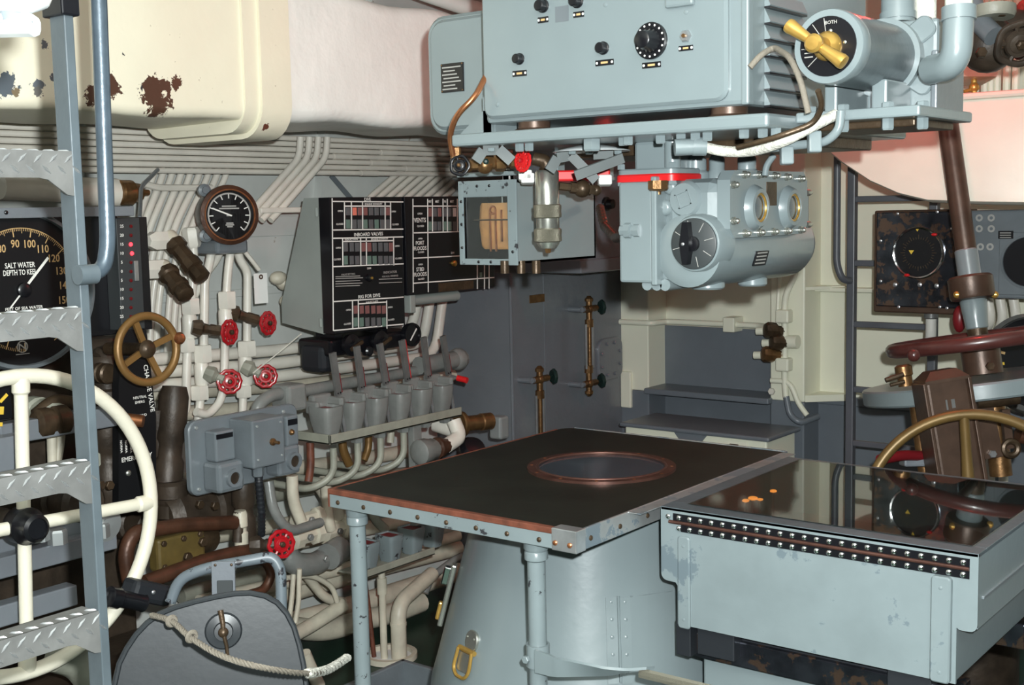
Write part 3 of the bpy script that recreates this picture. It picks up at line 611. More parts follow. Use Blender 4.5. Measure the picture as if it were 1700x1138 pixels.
MB().box((bx0-.03, by0+.02, bz1+.012), (bx1, by0+.05, bz1+.024), .003).build('mount_rail', 'grey', t)

# ================================================================== STRAINER and brass valves in front of the box
sp = PD(908, 300, 2.86); s = 2.86/F
t = thing('strainer', 'polished nickel cylinder strainer with two knurled bands', 'strainer', (sp.x, sp.y, PD(908, 420, 2.86).z))
zz = lambda py: PD(908, py, 2.86).z
def lz(name, ma, prof, n=32): return MB().lathe((sp.x, sp.y, 0), AZ, [(r*s, zz(py)) for r, py in prof], n).build(name, ma, t)
lz('body', 'nickel', [(14, 407+6), (19.5, 404), (19.5, 345), (20, 340), (20, 287), (17, 283)])
for a, b in ((362, 340), (402, 380)): lz('knurled_band', 'nickel_knurl', [(19, a+1), (23, a-1), (23.5, a-5), (22.5, (a+b)/2), (23.5, b+5), (23, b+1), (19, b-1)])
lz('drain_plug', 'bronze', [(4, 421), (5.5, 418), (5.5, 412)], 6)
m = MB(); m.tube([(sp.x, sp.y, zz(286)), (sp.x, sp.y, zz(268)), tuple(PD(886, 264, 2.86))], 11.5*s, 14, 14*s); m.torus((sp.x, sp.y, zz(281)), AZ, 11.5*s, 2.5*s, 20, 6); m.build('elbow', 'dark_bronze', t)
m = MB(); a, b = PD(928, 309, 2.86), PD(990, 316, 2.88); dd = (b-a).normalized(); m.cyl(a, a+dd*.035, .0095, n=8); m.sph(a.lerp(b, .62), .021, 12, 8); m.cyl(a.lerp(b, .3), a.lerp(b, .85), .014, n=8); m.cyl(a.lerp(b, .85), b, .012, n=6); m.sph(b, .013, 10, 6); m.build('outlet_valve', 'dark_bronze', t)
a, b = PD(780, 273, 2.84), PD(884, 265, 2.86); dd = (b-a).normalized()
t = thing('brass_valve', 'brass valve body with red scalloped handwheel in front of the lamp box', 'valve', PD(820, 285, 2.84))
m = MB(); m.lathe(a, dd, [(.012, 0), (.014, .006), (.014, .02), (.02, .026), (.022, .04), (.016, .05), (.016, .056), (.021, .06), (.023, .075), (.02, .082), (.013, .085), (.013, .092), (.017, .094), (.017, .105), (.01, .108), (.01, .125)], 8); m.sph(a+dd*.035-vu*.004, .021, 12, 8); m.build('body', 'bronze', t)
MB().lathe(a+dd*.038-vf*.018, -vf, [(.007, 0), (.007, .006), (.003, .009)], 8).build('seal_plug', 'green_wheel', t)
red_wheel(PD(868, 267, 2.8), (vr*-.72-vf*.7), .0265, t, 'red_bright', 14, 'red')
t = thing('needle_valve', 'small brass needle valve with black handwheel at the copper tube', 'valve', PD(763, 292, 2.8))
c = PD(763, 275, 2.8); red_wheel(c, -vf-vr*.25, .0245, t, 'black', 5, 'bronze'); m = MB(); m.cyl(c+vf*.004, c+vf*.05+vr*.02, .009, n=8); m.box((-.012, -.02, -.02), (.012, .02, .02), .004, fm(c+vf*.03+vu*.035-vr*.01, -vf)); m.cyl(PD(770, 275, 2.83), PD(785, 273, 2.84), .01, n=8); m.build('body', 'bronze', t)
m = MB().tube([PY(806, 128, 2.165), PY(790, 160, 2.12), PY(758, 190, 2.1), PY(746, 226, 2.12), PD(752, 258, 2.78)], .0066, 12, .05, 8); one(m, 'copper_tube', 'copper', 'bent bare copper tube running down from the radar unit to the brass valve', 'pipe')
# flexible conduit right of the lamp box
m = MB(); pts = [PD(996, 345, 3.3), PD(1003, 375, 3.2), PD(1022, 395, 3.05), PD(1038, 392, 2.8)]
full = [];
for i in range(61):
    k = i/60*3; j = min(int(k), 2); full.append(pts[j].lerp(pts[j+1], k-j))
m.tube(full, lambda s_: .0115+.0016*math.sin(s_*60*1.9), 10); one(m, 'flexible_conduit', 'steer_brown', 'ribbed brown flexible conduit between lamp box and periscope head casting', 'conduit')

# ================================================================== HANGING PERISCOPE HEAD CASTING
t = thing('periscope_head', 'hanging grey cast instrument head with dial and two oval glass windows', 'instrument', (-1.36, 2.5, 1.46))
MB().box((-1.40, 2.325, 1.505), (-1.255, 2.79, 1.705), .03).build('casting', 'grey', t)
MB().box((-1.492, 2.30, 1.482), (-1.405, 2.6, 1.702), .006).build('terminal_cover', 'grey', t)
MB().box((-1.404, 2.29, 1.478), (-1.39, 2.66, 1.712), .003).build('cover_flange', 'grey', t)
MB().lathe((-1.325, 2.3, 1.552), AY, [(.055, 0), (.078, .012), (.08, .03), (.08, .47), (.07, .5), (.04, .515)], 40).build('barrel', 'grey', t)
# neck
MB().box((-1.47, 2.33, 1.70), (-1.385, 2.44, 1.79), .008).build('neck', 'grey', t); MB().cyl((-1.375, 2.335, 1.705), (-1.375, 2.335, 1.785), .018, n=16).build('neck_post', 'grey', t)
rf = MB(); slab(rf, Matrix.Translation((-1.43, 2.37, 1.702)), .155, .13, .02, 0, .016, .003); rf = rf.build('red_flange', 'red_bright', t); g2 = MB(); slab(g2, Matrix.Translation((-1.43, 2.37, 1.718)), .15, .125, .02, 0, .012, .003); g2.build('grey_flange', 'grey', t)
for dx in (-.065, .065): bolt((-1.43+dx, 2.318, 1.73), AZ, .009, rf, 'grey', 'bolt', 1.4); bolt((-1.43+dx, 2.318, 1.702), -AZ, .009, rf, 'grey')
p = PY(1095, 287, 2.31); MB().lathe((p.x, 2.305, 1.703), -AZ, [(.023, 0), (.023, .018), (.019, .022), (.006, .024), (.006, .03)], 8).build('gland_nut', 'bronze', t)
# boss with square recess, dial
p = PY(1138, 331, 2.325); b_ = MB().lathe((p.x, 2.327, p.z), -AY, [(.04, 0), (.037, .006), (.034, .01), (.001, .011)], 28).build('boss', 'grey', t); m = MB()
for i in range(4): m.box((-.016, -.016, 0), (.016, -.0135, .0035), 0, fm((p.x, 2.3165, p.z), -AY) @ Matrix.Rotation(math.pi/2*i+.35, 4, 'Z'))
m.build('square_rim', 'grey', b_)
for px, py in ((1103, 345), (1108, 455), (1112, 310)): p = PY(px, py, 2.325); MB().lathe((p.x, 2.327, p.z), -AY, [(.018, 0), (.016, .006), (.01, .01)], 14).build('boss', 'grey', t)
p = PY(1152, 405, 2.292); dc_ = V((p.x, 2.325, p.z)); MB().lathe(dc_, -AY, [(.064, -.03), (.062, .02), (.058, .03), (.056, .031)], 40).build('dial_housing', 'grey', t)
df = MB().lathe(dc_-AY*.031, -AY, [(.054, 0), (.054, .004), (.052, .0055), (.001, .0055)], 40).build('dial_face', 'dial_grey', t)
for i in range(8):
    a = 2*math.pi*i/8+.25; MB().box((-.0006, .028, 0), (.0006, .05, .001), 0, fm(dc_-AY*.0366, -AY) @ Matrix.Rotation(a, 4, 'Z')).build('dial_tick', 'grey_mark', df)
Mx = fm(dc_-AY*.037+V((-.012, 0, 0)), -AY); m = MB(); m.prism([(-.011, .0, 0), (-.004, .046, 0), (.008, .046, 0), (.012, .012, 0), (.012, -.012, 0), (.006, -.043, 0), (-.004, -.043, 0)], (0, 0, .018), Mx); m.lathe((.012, 0, 0), AZ, [(.016, 0), (.016, .008), (.01, .01)], 20, Mx); pk = m.build('pointer_knob', 'black', df); rivet(Mx @ V((-.002, 0, .018)), -AY, .004, pk, 'steel', 'screw')
# window plate on the side
wx = -1.232; m = MB(); yA, yB = PX(1212, 340, wx).y, PX(1340, 340, wx).y; zA, zB = PX(1275, 392, wx).z, PX(1275, 284, wx).z; c = .02
m.prism([(wx-.03, yA+c, zA), (wx-.03, yB-c, zA), (wx-.03, yB, zA+c), (wx-.03, yB, zB-c), (wx-.03, yB-c, zB), (wx-.03, yA+c, zB), (wx-.03, yA, zB-c), (wx-.03, yA, zA+c)], (.03, 0, 0)); wp = m.build('window_plate', 'grey', t)
for px in (1253, 1309):
    p = PX(px, 345, wx); yo = p.y
    ro = MB().lathe((wx, p.y, p.z), AX, [(.05, 0), (.045, .01), (.04, .016), (.032, .017), (.029, .008)], 36).build('window_bezel', 'grey', t)
    MB().torus((wx+.012, p.y, p.z), AX, .0295, .003, 32, 8).build('bezel_ring', 'brass', ro); MB().lathe((wx+.004, p.y, p.z), AX, [(.029, 0), (.027, .004), (.015, .007), (.001, .008)], 28).build('window_lens', 'lens', ro)
for px, py in ((1215, 307), (1234, 285), (1258, 289), (1284, 292), (1304, 294), (1327, 297), (1216, 367), (1235, 391), (1259, 391), (1282, 391), (1304, 392), (1327, 392)):
    p = PX(px, py, wx); p = V((wx, min(max(p.y, yA+.01), yB-.01), min(max(p.z, zA+.009), zB-.009))); MB().lathe(p, AX, [(.0085, 0), (.0085, .006), (.006, .007), (.0065, .012), (.004, .016), (.001, .017)], 10).build('acorn_nut', 'nickel', wp)
for px, py in ((1345, 320), (1345, 373)): p = PX(px-4, py, wx-.012); MB().lathe(p-AY*.01, V((.2, 1, 0)), [(.008, 0), (.008, .012), (.005, .02)], 10).build('acorn_nut', 'nickel', wp)
p = PX(1281, 322, wx+.001); MB().box((wx, p.y-.024, p.z-.026), (wx+.002, p.y+.024, p.z+.026), 0).build('name_plate', 'dark_bronze', wp)
p = PX(1266, 422, -1.243); n_ = V((1, 0, -.3)).normalized(); pc_ = V((-1.325, p.y, 1.552))+n_*.0795; pl = MB(); slab(pl, fm(pc_, n_), .062, .034, .002, 0, .003, .001); pl = pl.build('data_plate', 'black', t)
for i in range(4): MB().box((-.025, -.012+i*.008, .0032), (.022, -.009+i*.008, .0036), 0, fm(pc_, n_)).build('plate_text', 'grey_mark', pl)
for px in (1175, 1246): p = PY(px, 460, 2.4); MB().lathe((p.x, 2.4+(.12 if px > 1200 else 0), 1.463+.02), AZ, [(.033, -.018), (.037, -.014), (.037, .0), (.034, .004), (.034, .05)], 28).build('foot_boss', 'grey', t) if px < 1200 else MB().lathe((-1.32, 2.6, 1.478), AZ, [(.03, -.018), (.034, -.014), (.034, .0), (.03, .004), (.03, .05)], 28).build('foot_boss', 'grey', t)
p = PY(1044, 383, 2.3); m = MB(); m.lathe((p.x-.022, 2.305, p.z), AX, [(.013, 0), (.013, .012), (.019, .013), (.019, .028), (.013, .03), (.013, .035), (.016, .036), (.016, .05)], 8); m.build('cable_gland', 'grey', t)
m = MB()
for px in (1070, 1086, 1100): p = PY(px, 462, 2.3); m.lathe((p.x, 2.32, 1.478), AY, [(.013, -.01), (.013, .1)], 12)
m.build('lower_lugs', 'grey', t)
# cables with white braid under the shelf
m = MB(); a = PD(1120, 245, 2.42); m.tube([a, PD(1168, 243, 2.42)], .0165, 16); m.tube([PD(1150, 243, 2.42), PD(1172, 243, 2.42)], .0185, 16); one(m, 'cable_coupling', 'grey', 'short grey cable coupling where the white braided cable leaves', 'coupling')
m = MB().tube([PD(1165, 243, 2.42), PD(1200, 252, 2.4), PD(1250, 252, 2.36), PD(1300, 236, 2.3), PD(1345, 212, 2.28), PD(1388, 190, 2.3)], .0105, 12, .08, 6); one(m, 'braided_cable', 'braid', 'thick white braided cable sagging under the grey support plate', 'cable')
m = MB().tube([PD(1225, 245, 2.34), PD(1290, 228, 2.26), PD(1352, 205, 2.25), PD(1366, 175, 2.22), PD(1358, 150, 2.2)], .0055, 10, .05, 6); one(m, 'thin_cable', 'dark_bronze', 'thin dirty black cable crossing over the white braided cable', 'cable')
m = MB().tube([PX(1245, 112, -1.105), PX(1262, 92, -1.09), PX(1285, 78, -1.08), PD(1312, 95, 2.28), PD(1330, 135, 2.26), PD(1342, 188, 2.26)], .006, 10, .05, 6); one(m, 'lead_cable', 'rope', 'frayed pale lead looping down beside the louvred case side', 'cable')
m = MB().tube([PD(1240, 250, 2.4), PD(1310, 243, 2.36), PD(1372, 236, 2.3), PD(1394, 215, 2.28), PD(1396, 185, 2.28)], .0085, 12, .06, 6); m.box((-.012, -.02, -.01), (.012, .02, .01), .003, fm(PD(1352, 236, 2.3), -vf)); m.box((-.012, -.02, -.01), (.012, .014, .01), .003, fm(PD(1306, 256, 2.34), -vf)); one(m, 'conduit_pipe', 'grey', 'grey bent conduit clipped under the radio switch bracket', 'conduit')
m = MB().tube([PD(1285, 258, 2.6), PD(1272, 275, 2.6), PD(1270, 292, 2.6)], .007, 10, .02); one(m, 'breather_pipe', 'grey', 'short bent grey pipe on top of the periscope head casting', 'pipe')
for px, py, r_ in ((1155, 275, .03), (1190, 262, .022), (1240, 268, .026)):
    p = PD(px, py, 2.75); MB().lathe((p.x, p.y, 1.7), AZ, [(r_, 0), (r_, .02), (r_*.8, .026), (r_*.8, .05), (r_*.5, .06)], 20).build('top_boss', 'grey', t)

# ================================================================== CYLINDER SWITCH with brass handle (upper right)
cy0 = 2.12; c = PY(1375, 77, cy0); s = depth(c)/F; R_ = .0665
t = thing('rotary_switch', 'grey cylindrical rotary switch with brass handle and black dial', 'switch', (c.x, 2.35, 1.83))
MB().lathe(c+AY*.032, AY, [(R_*.985, 0), (R_*.985, .218)], 48).build('body', 'worn_grey', t); MB().lathe(c, AY, [(R_*.8, .001), (R_*.8, 0), (R_*.97, 0), (R_*1.0, .004), (R_*1.0, .03), (R_*.985, .034)], 48).build('front_ring', 'grey', t); MB().lathe(c+AY*.25, AY, [(R_*.9, 0), (R_*1.13, .002), (R_*1.13, .025)], 48).build('rear_flange', 'grey', t)
d = MB().lathe(c+AY*.0, -AY, [(R_*.795, 0), (R_*.795, .002), (.001, .002)], 40).build('dial_face', 'black', t)
for i, a in enumerate((.15, .62, 1.6, 2.3)):
    MB().box((-.0006, .02, 0), (.0006, .05, .0008), 0, fm(c-AY*.002, -AY) @ Matrix.Rotation(a, 4, 'Z')).build('dial_line', 'grey_mark', d)
text('BOTH', c+V((.006, -.002, .041)), -AY, .006, 'grey_mark', d)
for i in range(5): MB().box((-.008, -.001, 0), (.008, .001, .0008), 0, fm(c+V((-.036, -.002, .012-i*.007)), -AY)).build('dial_text', 'grey_mark', d)
hb = MB().lathe(c-AY*.002, -AY, [(.026, 0), (.026, .006), (.02, .014), (.014, .02), (.014, .045), (.0165, .05), (.0165, .062), (.012, .067), (.001, .068)], 28).build('handle_hub', 'brass', t)
hc = c-AY*.053; hd = V((.81, 0, -.58)); m = MB()
for sg in (-1, 1): m.lathe(hc, hd*sg, [(.008, 0), (.0085, .014), (.0125, .052), (.0135, .058), (.0125, .064), (.001, .066)], 16)
m.build('handle', 'brass', hb)
for px, py in ((1379, 51), (1403, 70)): rivet(PY(px, py, cy0-.003), -AY, .0035, t, 'nickel', 'screw')
fc = c+AY*.275
for a in (35, 145, 215, 325):
    dx, dz = math.cos(math.radians(a)), math.sin(math.radians(a)); q = fc+V((dx, 0, dz))*.085
    m = MB(); slab(m, fm(q, -AY) @ Matrix.Rotation(math.radians(a), 4, 'Z'), .05, .045, .016, -.012, .006, .003); m.build('flange_ear', 'grey', t)
MB().box((fc.x-.1, fc.y, 1.815), (fc.x+.1, fc.y+.1, fc.z+.07), .008).build('rear_box', 'grey', t)
MB().box((fc.x-.06, cy0+.12, 1.815), (fc.x-.035, fc.y, fc.z-.05), .004).build('gusset', 'grey', t); MB().box((fc.x+.02, cy0+.15, 1.815), (fc.x+.05, fc.y, fc.z-.05), .004).build('gusset', 'grey', t)
MB().box((-1.037, cy0+.1, 1.8), (fc.x+.13, fc.y+.12, 1.82), .004).build('foot_plate', 'grey', t)
MB().box((fc.x+.1, cy0+.24, 1.8), (fc.x+.112, fc.y+.12, 1.93), .003).build('side_flange', 'blue_grey', t)
for dx, dy in ((-.085, .115), (-.02, .115), (.06, .13), (.11, .17)): bolt((fc.x+dx, cy0+dy, 1.8 if fc.x+dx > -1.037 else 1.789), -AZ, .0115, t, 'grey', 'bolt', 1.9); bolt((fc.x+dx, cy0+dy, 1.82 if fc.x+dx > -1.037 else 1.815), AZ, .0115, t, 'grey')
MB().box((-1.034, cy0+.16, 1.786), (fc.x+.1, fc.y+.1, 1.8), .003).build('gap_shade_strip', 'dark_bronze', t)  # dark strip added as the shade in the gap below the foot plate
# grey elbow pipe with lagging
p1 = PD(1588, 106, 2.2); p2 = PD(1546, 116, 2.28); r_ = 26*2.2/F*.95
t = thing('elbow_pipe', 'glossy grey pipe elbow with lagged cream top beside the rotary switch', 'pipe', p1)
MB().tube([PD(1592, 16, 2.2), p1, p2], r_, 24, .06, 10).build('elbow', 'grey', t); MB().tube([PD(1592, 12, 2.2), PD(1592, 34, 2.2)], r_*1.13, 24).build('collar', 'grey', t); MB().tube([PD(1592, -60, 2.2), PD(1592, 14, 2.2)], r_*.9, 16).build('lagging', 'lagging', t)
m = MB().tube([PD(1536, -60, 2.5), PD(1536, 40, 2.5)], .022, 16); one(m, 'lagged_pipe', 'lagging', 'cream lagged vertical pipe behind the grey elbow pipe', 'pipe')
m = MB().tube([PD(1491, -60, 2.48), PD(1491, 40, 2.48)], .033, 20); m.tube([PD(1491, 22, 2.48), PD(1491, 34, 2.48)], .036, 20); one(m, 'vertical_pipe', 'grey', 'plain grey vertical pipe rising from the rotary switch', 'pipe')
# ================================================================== VENTILATION DUCT (upper left)
DX = -2.89
pt = [(PX(255, 158, DX), .048, (.075, .035, .022), 26), (PX(262, 175, DX), .03, (.075, .035, .022), 30), (PX(292, 138, DX), .018, (.085, .04, .024), 40), (PX(183, 145, DX), .032, (.075, .035, .022), 30), (PX(152, 160, DX), .022, (.08, .04, .024), 34), (PX(232, 147, DX), .009, (.03, .03, .035), 60),
      (PX(8, 143, DX), .03, (.1, .12, .14), 30), (PX(60, 139, DX), .018, (.12, .14, .16), 40), (PX(72, 75, DX), .012, (.12, .14, .16), 40), (PX(84, 128, DX), .012, (.1, .12, .14), 40), (PX(60, 153, DX), .014, (.14, .14, .13), 40), (PX(25, 155, DX), .012, (.2, .15, .09), 40), (PX(440, 210, DX), .012, (.16, .05, .03), 40), (PX(225, 100, DX), .006, (.05, .05, .05), 60), (PX(203, 90, DX), .006, (.05, .05, .05), 60)]
mat('duct_paint', (.84, .785, .62), .4, var=.04, vscale=5, bump=.22, bscale=14, chip=(.42, .36, .25), chipamt=.285, chipscale=40, patches=pt)
mat('duct_white', (.92, .915, .86), .4, var=.05, vscale=7, bump=.4, bscale=16)
t = thing('ventilation_duct', 'big cream lagged ventilation duct with rust patches under the ceiling', 'duct', (-3.1, 2.4, 1.93))
def ductsec(xa_, xb_, za_, zb_, r, ys, name, ma, wob=.004):
    rings = []
    for y in ys:
        P = rrect(xb_-xa_, zb_-za_, r, 6); rings.append([V(((xa_+xb_)/2+x+wob*math.sin(y*17+z*9), y, (za_+zb_)/2+z+wob*math.sin(y*13+x*11))) for x, z in P])
    return MB().loops(rings).build(name, ma, t)
fl = lambda a, b, n: [a+(b-a)*i/(n-1) for i in range(n)]
ductsec(-3.34, -2.885, 1.925, 2.6, .03, fl(.6, 2.5, 30), 'duct_section', 'duct_paint')
ductsec(-3.32, -2.9, 1.935, 2.345, .045, fl(2.55, 4.18, 24), 'duct_section', 'duct_white', .006)
ductsec(-3.39, -2.86, 1.875, 2.6, .1, [2.485, 2.5, 2.52, 2.55, 2.575, 2.59, 2.6], 'duct_flange', 'duct_paint', 0)
ductsec(-3.37, -2.872, 1.89, 2.6, .09, [2.43, 2.45, 2.49], 'duct_flange', 'duct_paint', 0)

# ================================================================== CONDUITS on the hull
for i in range(7):
    p = PX(300, 222+10.3*i, -3.62); m = MB(); ye = 4.12-.03*i
    m.tube([(-3.62, 1.2, p.z), (-3.62, 2.6, p.z), (-3.62, 5.272, p.z)], .0102, 10, .06)
    if i > 1: yk = 3.35+.16*(i % 3)+.05*i; m.cyl((-3.62, yk, p.z), (-3.62, yk+.1, p.z), .0117, n=10)
    one(m, 'hull_conduit', 'cream_pipe', 'white horizontal conduit, %s one below the big rust patched duct' % ORD[i], 'conduit', 'horizontal conduits below the duct')
for i in range(10):
    dx = min(88, 752-602-15.5*i); a = PX(602+15.5*i+dx, 338-dx/1.16, -3.66); c = PX(602+15.5*i, 338, -3.66); d = PX(600+15.5*i, 420, -3.66)
    m = MB().tube([a, c, d], .0128, 10, .07); one(m, 'hull_conduit', 'cream_pipe', 'white conduit curving down behind the boards, %s counted from the round gauge' % ORD[i], 'conduit', 'curved conduits behind the boards')
for i in range(4):
    m = MB().tube([PX(499+14.8*i, 228, -3.53), PX(497+14.8*i, 262, -3.53), PX(430+15*i, 338, -3.53), PX(404+15*i, 366, -3.53)], .0132, 12, .09); one(m, 'hull_conduit', 'cream_pipe', 'thick white slanting conduit across the horizontal bundle, %s from the round gauge' % ORD[i], 'conduit', 'slanting conduits beside the round gauge')
m = MB(); m.box((-3.525, 3.02, PX(450, 345, -3.53).z-.02), (-3.508, 3.24, PX(450, 345, -3.53).z+.0), .004); one(m, 'conduit_clamp', 'cream_pipe', 'white clamp strip across the slanting conduits', 'clamp')
for i in range(9):
    k = .9+.4*((i*7) % 3)
    m = MB().tube([PX(258+15*i, 280, -3.7), PX(252+15*i, 300, -3.7), PX(222+13*i-k*4, 395, -3.7), PX(205+13*i-6*k, 520, -3.72), PX(205+13*i-6*k, 720, -3.72)], .0122+.001*(i % 2), 10, .12); one(m, 'hull_conduit', 'cream_pipe', 'white conduit down the hull behind the gauge, %s from the angle indicator' % ORD[i], 'conduit', 'vertical conduits behind the gauge')
m = MB().tube([PX(238, 305, -3.66), PX(262, 312, -3.66), PX(352, 312, -3.66)], .012, 8, .03); one(m, 'strap_bar', 'cream_pipe', 'white strap bar over the vertical conduits behind the gauge', 'bar')
# thick pipes that come out below the boards and run along the hull
for i in range(3):
    y = 570+i*22; X = -3.57; j = 2-i; m = MB().tube([PX(742-21*j, 440, X), PX(732-21*j, 520, X), PX(722-21*j, 551+20*i, X), PX(460, y+12, X), PX(180, y+32, X)], .022, 14, .1)
    one(m, 'hull_pipe', 'cream_pipe', 'thick white pipe curving out below the boards, %s one under the DIVE board' % ORD[i], 'pipe', 'thick pipes below the indicator boards')
for i, (a, b) in enumerate((((230, 635), (760, 622)), ((230, 672), (740, 655)))):
    p, q = PX(a[0], a[1]+20, -3.645), PX(b[0], b[1], -3.645); q = p.lerp(q, min(1, (4.222-p.y)/(q.y-p.y))); m = MB().tube([p, q], .028, 12); one(m, 'hull_pipe', 'dirty_pipe', 'stained white pipe along the hull behind the levers, %s one down' % ORD[i], 'pipe', 'pipes behind the manifold')
m = MB().tube([PX(0, 310, -3.6), PX(160, 318, -3.6), PX(195, 318, -3.6)], .04, 16); m.cyl(PX(120, 318, -3.6), PX(195, 320, -3.6), .047, n=16); one(m, 'flanged_pipe', 'cream_pipe', 'wide white pipe stub behind the ladder rail', 'pipe')
c = PX(196, 320, -3.58); t = thing('bronze_valve', 'bronze capped valve end on the wide white pipe', 'valve', c-AZ*.04); MB().lathe(c, AY, [(.036, 0), (.042, .006), (.042, .05), (.034, .058), (.03, .085), (.012, .09), (.01, .12)], 16).build('cap', 'bronze', t)
m = MB().tube([PX(262, 282, -3.598), PX(234, 310, -3.5), PX(232, 362, -3.3)], .007, 8, .05); one(m, 'thin_hose', 'blue_grey', 'thin blue grey cable down to the lit angle indicator', 'cable')
m = MB(); bar(m, PX(550, 292, -3.76), PX(600, 350, -3.76), .01, .004); one(m, 'hull_rib', 'blue_grey', 'narrow dark rib on the pale hull above the indicator board', 'rib')

# ================================================================== ROUND WALL GAUGE
c = PX(382, 357, -3.37); ax = V((.93, -.37, 0)).normalized(); R_ = .1
t = thing('round_gauge', 'round black faced wall gauge with copper bezel above the red valves', 'gauge', c-AZ*.1)
MB().lathe(c-ax*.1, ax, [(R_*.9, 0), (R_*.95, .01), (R_, .06), (R_, .09)], 36).build('case', 'black', t)
bz = MB().lathe(c-ax*.02, ax, [(R_*1.0, 0), (R_*1.03, .006), (R_*1.02, .018), (R_*.9, .024), (R_*.86, .02), (R_*.86, .012)], 40).build('bezel', 'red_brown', t); MB().torus(c+ax*.001, ax, R_*.87, .0035, 40, 6).build('bezel_lip', 'copper', bz)
gf = MB().lathe(c-ax*.012, ax, [(R_*.86, 0), (R_*.86, .004), (.001, .004)], 36).build('dial_face', 'black_face', t)
fo = c-ax*.0075; x_, y_, z_ = frame(ax)
MB().torus(fo, ax, R_*.73, .0028, 40, 6, math.radians(-48), math.radians(228), sy=.3).build('scale_arc', 'grey_mark', gf)
for i in range(13):
    a = math.radians(-48+276*i/12); d_ = x_*math.cos(a)+y_*math.sin(a); m = MB(); bar(m, fo+d_*R_*.56, fo+d_*R_*.72, .0016, .0006, ax); m.build('tick', 'white_mark', gf)
m = MB(); bar(m, fo-(x_*-.75+y_*.3)*R_*.1+ax*.001, fo+(x_*-.75+y_*.3)*R_*.78+ax*.001, .0025, .0006, ax); m.build('needle', 'white_mark', gf)
for k, (w_, yy) in enumerate(((.5, .3), (.7, .22), (.2, -.02), (.25, -.28), (.3, -.34), (.2, -.4))): m = MB(); bar(m, fo+x_*-R_*w_/2+y_*R_*yy, fo+x_*R_*w_/2+y_*R_*yy, .0022, .0005, ax); m.build('dial_text', 'grey_mark', gf)
for px, py in ((340, 316), (342, 392)): p = PX(px, py, -3.42); MB().lathe(p, ax, [(.022, -.02), (.022, 0), (.012, .004), (.012, .012)], 12).build('mount_lug', 'blue_grey', t)
MB().box((-3.53, c.y-.03, c.z-.135), (-3.41, c.y+.11, c.z-.085), .012).build('pipe_header', 'blue_grey', t)

# ================================================================== PIPES AND VALVES below the gauge
def vpipe(pts, r, label, X=-3.5, ma='cream_pipe', bend=.06, nuts=(), bodies=(), name='riser_pipe', grp=None):
    t = thing(name, label, 'pipe', PX(pts[-1][0], pts[-1][1], X), grp)
    MB().tube([PX(a, b, X) for a, b in pts], r, 12, bend).build('pipe', ma, t)
    for (px, p0, p1, rr) in nuts: a, b = PX(px, p0, X), PX(px, p1, X); b.y = a.y; MB().lathe(b, AZ, [(rr*.9, 0), (rr, .004), (rr, a.z-b.z-.004), (rr*.9, a.z-b.z)], 6, ph=.4).build('union_nut', ma, t)
    for (px, p0, p1, rr) in bodies: a, b = PX(px, p0, X), PX(px, p1, X); b.y = a.y; MB().lathe(b, AZ, [(rr*.85, 0), (rr, .01), (rr, a.z-b.z-.01), (rr*.85, a.z-b.z)], 14).build('valve_body', ma, t)
    return t
rp0 = vpipe([(318, 380), (322, 420), (320, 470), (318, 500), (310, 600), (309, 680), (300, 692), (285, 690)], .0155, 'white riser pipe with hex unions nearest the brass handwheel', nuts=((316, 495, 522, .034), (311, 562, 585, .028)), bodies=((314, 522, 562, .026),))
vpipe([(352, 410), (348, 438), (340, 462), (338, 600), (330, 690), (326, 720), (330, 760)], .0155, 'white riser pipe second from the brass handwheel with two unions', nuts=((336, 573, 602, .034), (331, 640, 664, .034)), bodies=((334, 602, 640, .026),))
vpipe([(384, 410), (379, 445), (375, 500), (372, 640), (366, 668), (345, 690), (325, 684)], .015, 'white riser pipe under the middle of the round gauge', nuts=((376, 484, 513, .034),), bodies=((374, 513, 562, .026),), X=-3.468)
vpipe([(394, 410), (398, 432), (411, 450), (410, 600), (404, 640), (402, 720)], .0155, 'white riser pipe nearest the paper tag', nuts=((409, 566, 592, .036), (404, 640, 660, .03)), bodies=((407, 592, 640, .026),), X=-3.5)
vpipe([(404, 415), (420, 435), (430, 448)], .008, 'thin white tube from the gauge header to the paper tag', X=-3.46)
vpipe([(368, 412), (360, 432), (344, 452), (330, 480), (318, 500)], .0135, 'short white pipe branching left under the gauge', X=-3.53)
def redvalve(bpx, bpy, wpx, wpy, ax, R_, label, X=-3.46, body='dark_bronze', stem=.02):
    a = PX(bpx, bpy, X); w_ = PX(wpx, wpy, X+.05); t = thing('red_valve', label, 'valve', w_-AZ*R_); d_ = (w_-a).normalized(); L = (w_-a).length
    MB().lathe(a, d_, [(.024, -.02), (.03, 0), (.03, .012), (.02, .02), (.017, L*.35), (.02, L*.4), (.02, L*.7), (.012, L*.74), (.006, L*.8), (.006, L)], 8).build('bonnet', body, t)
    red_wheel(w_, ax, R_, t, 'red')
    return t
redvalve(328, 545, 381, 552, vr*.9-vf*.42, .046, 'red handwheel valve seen edge on, upper of the two nearest the brass wheel')
redvalve(388, 521, 445, 537, vr*.86-vf*.5, .044, 'red handwheel valve beside the white paper tag')
redvalve(350, 622, 381, 634, -vf*.92+vr*.35, .044, 'red handwheel valve facing out below the edge-on red valve', body='olive_grey')
redvalve(412, 612, 441, 625, -vf*.94+vr*.3, .043, 'red handwheel valve above the grey junction box', body='olive_grey')
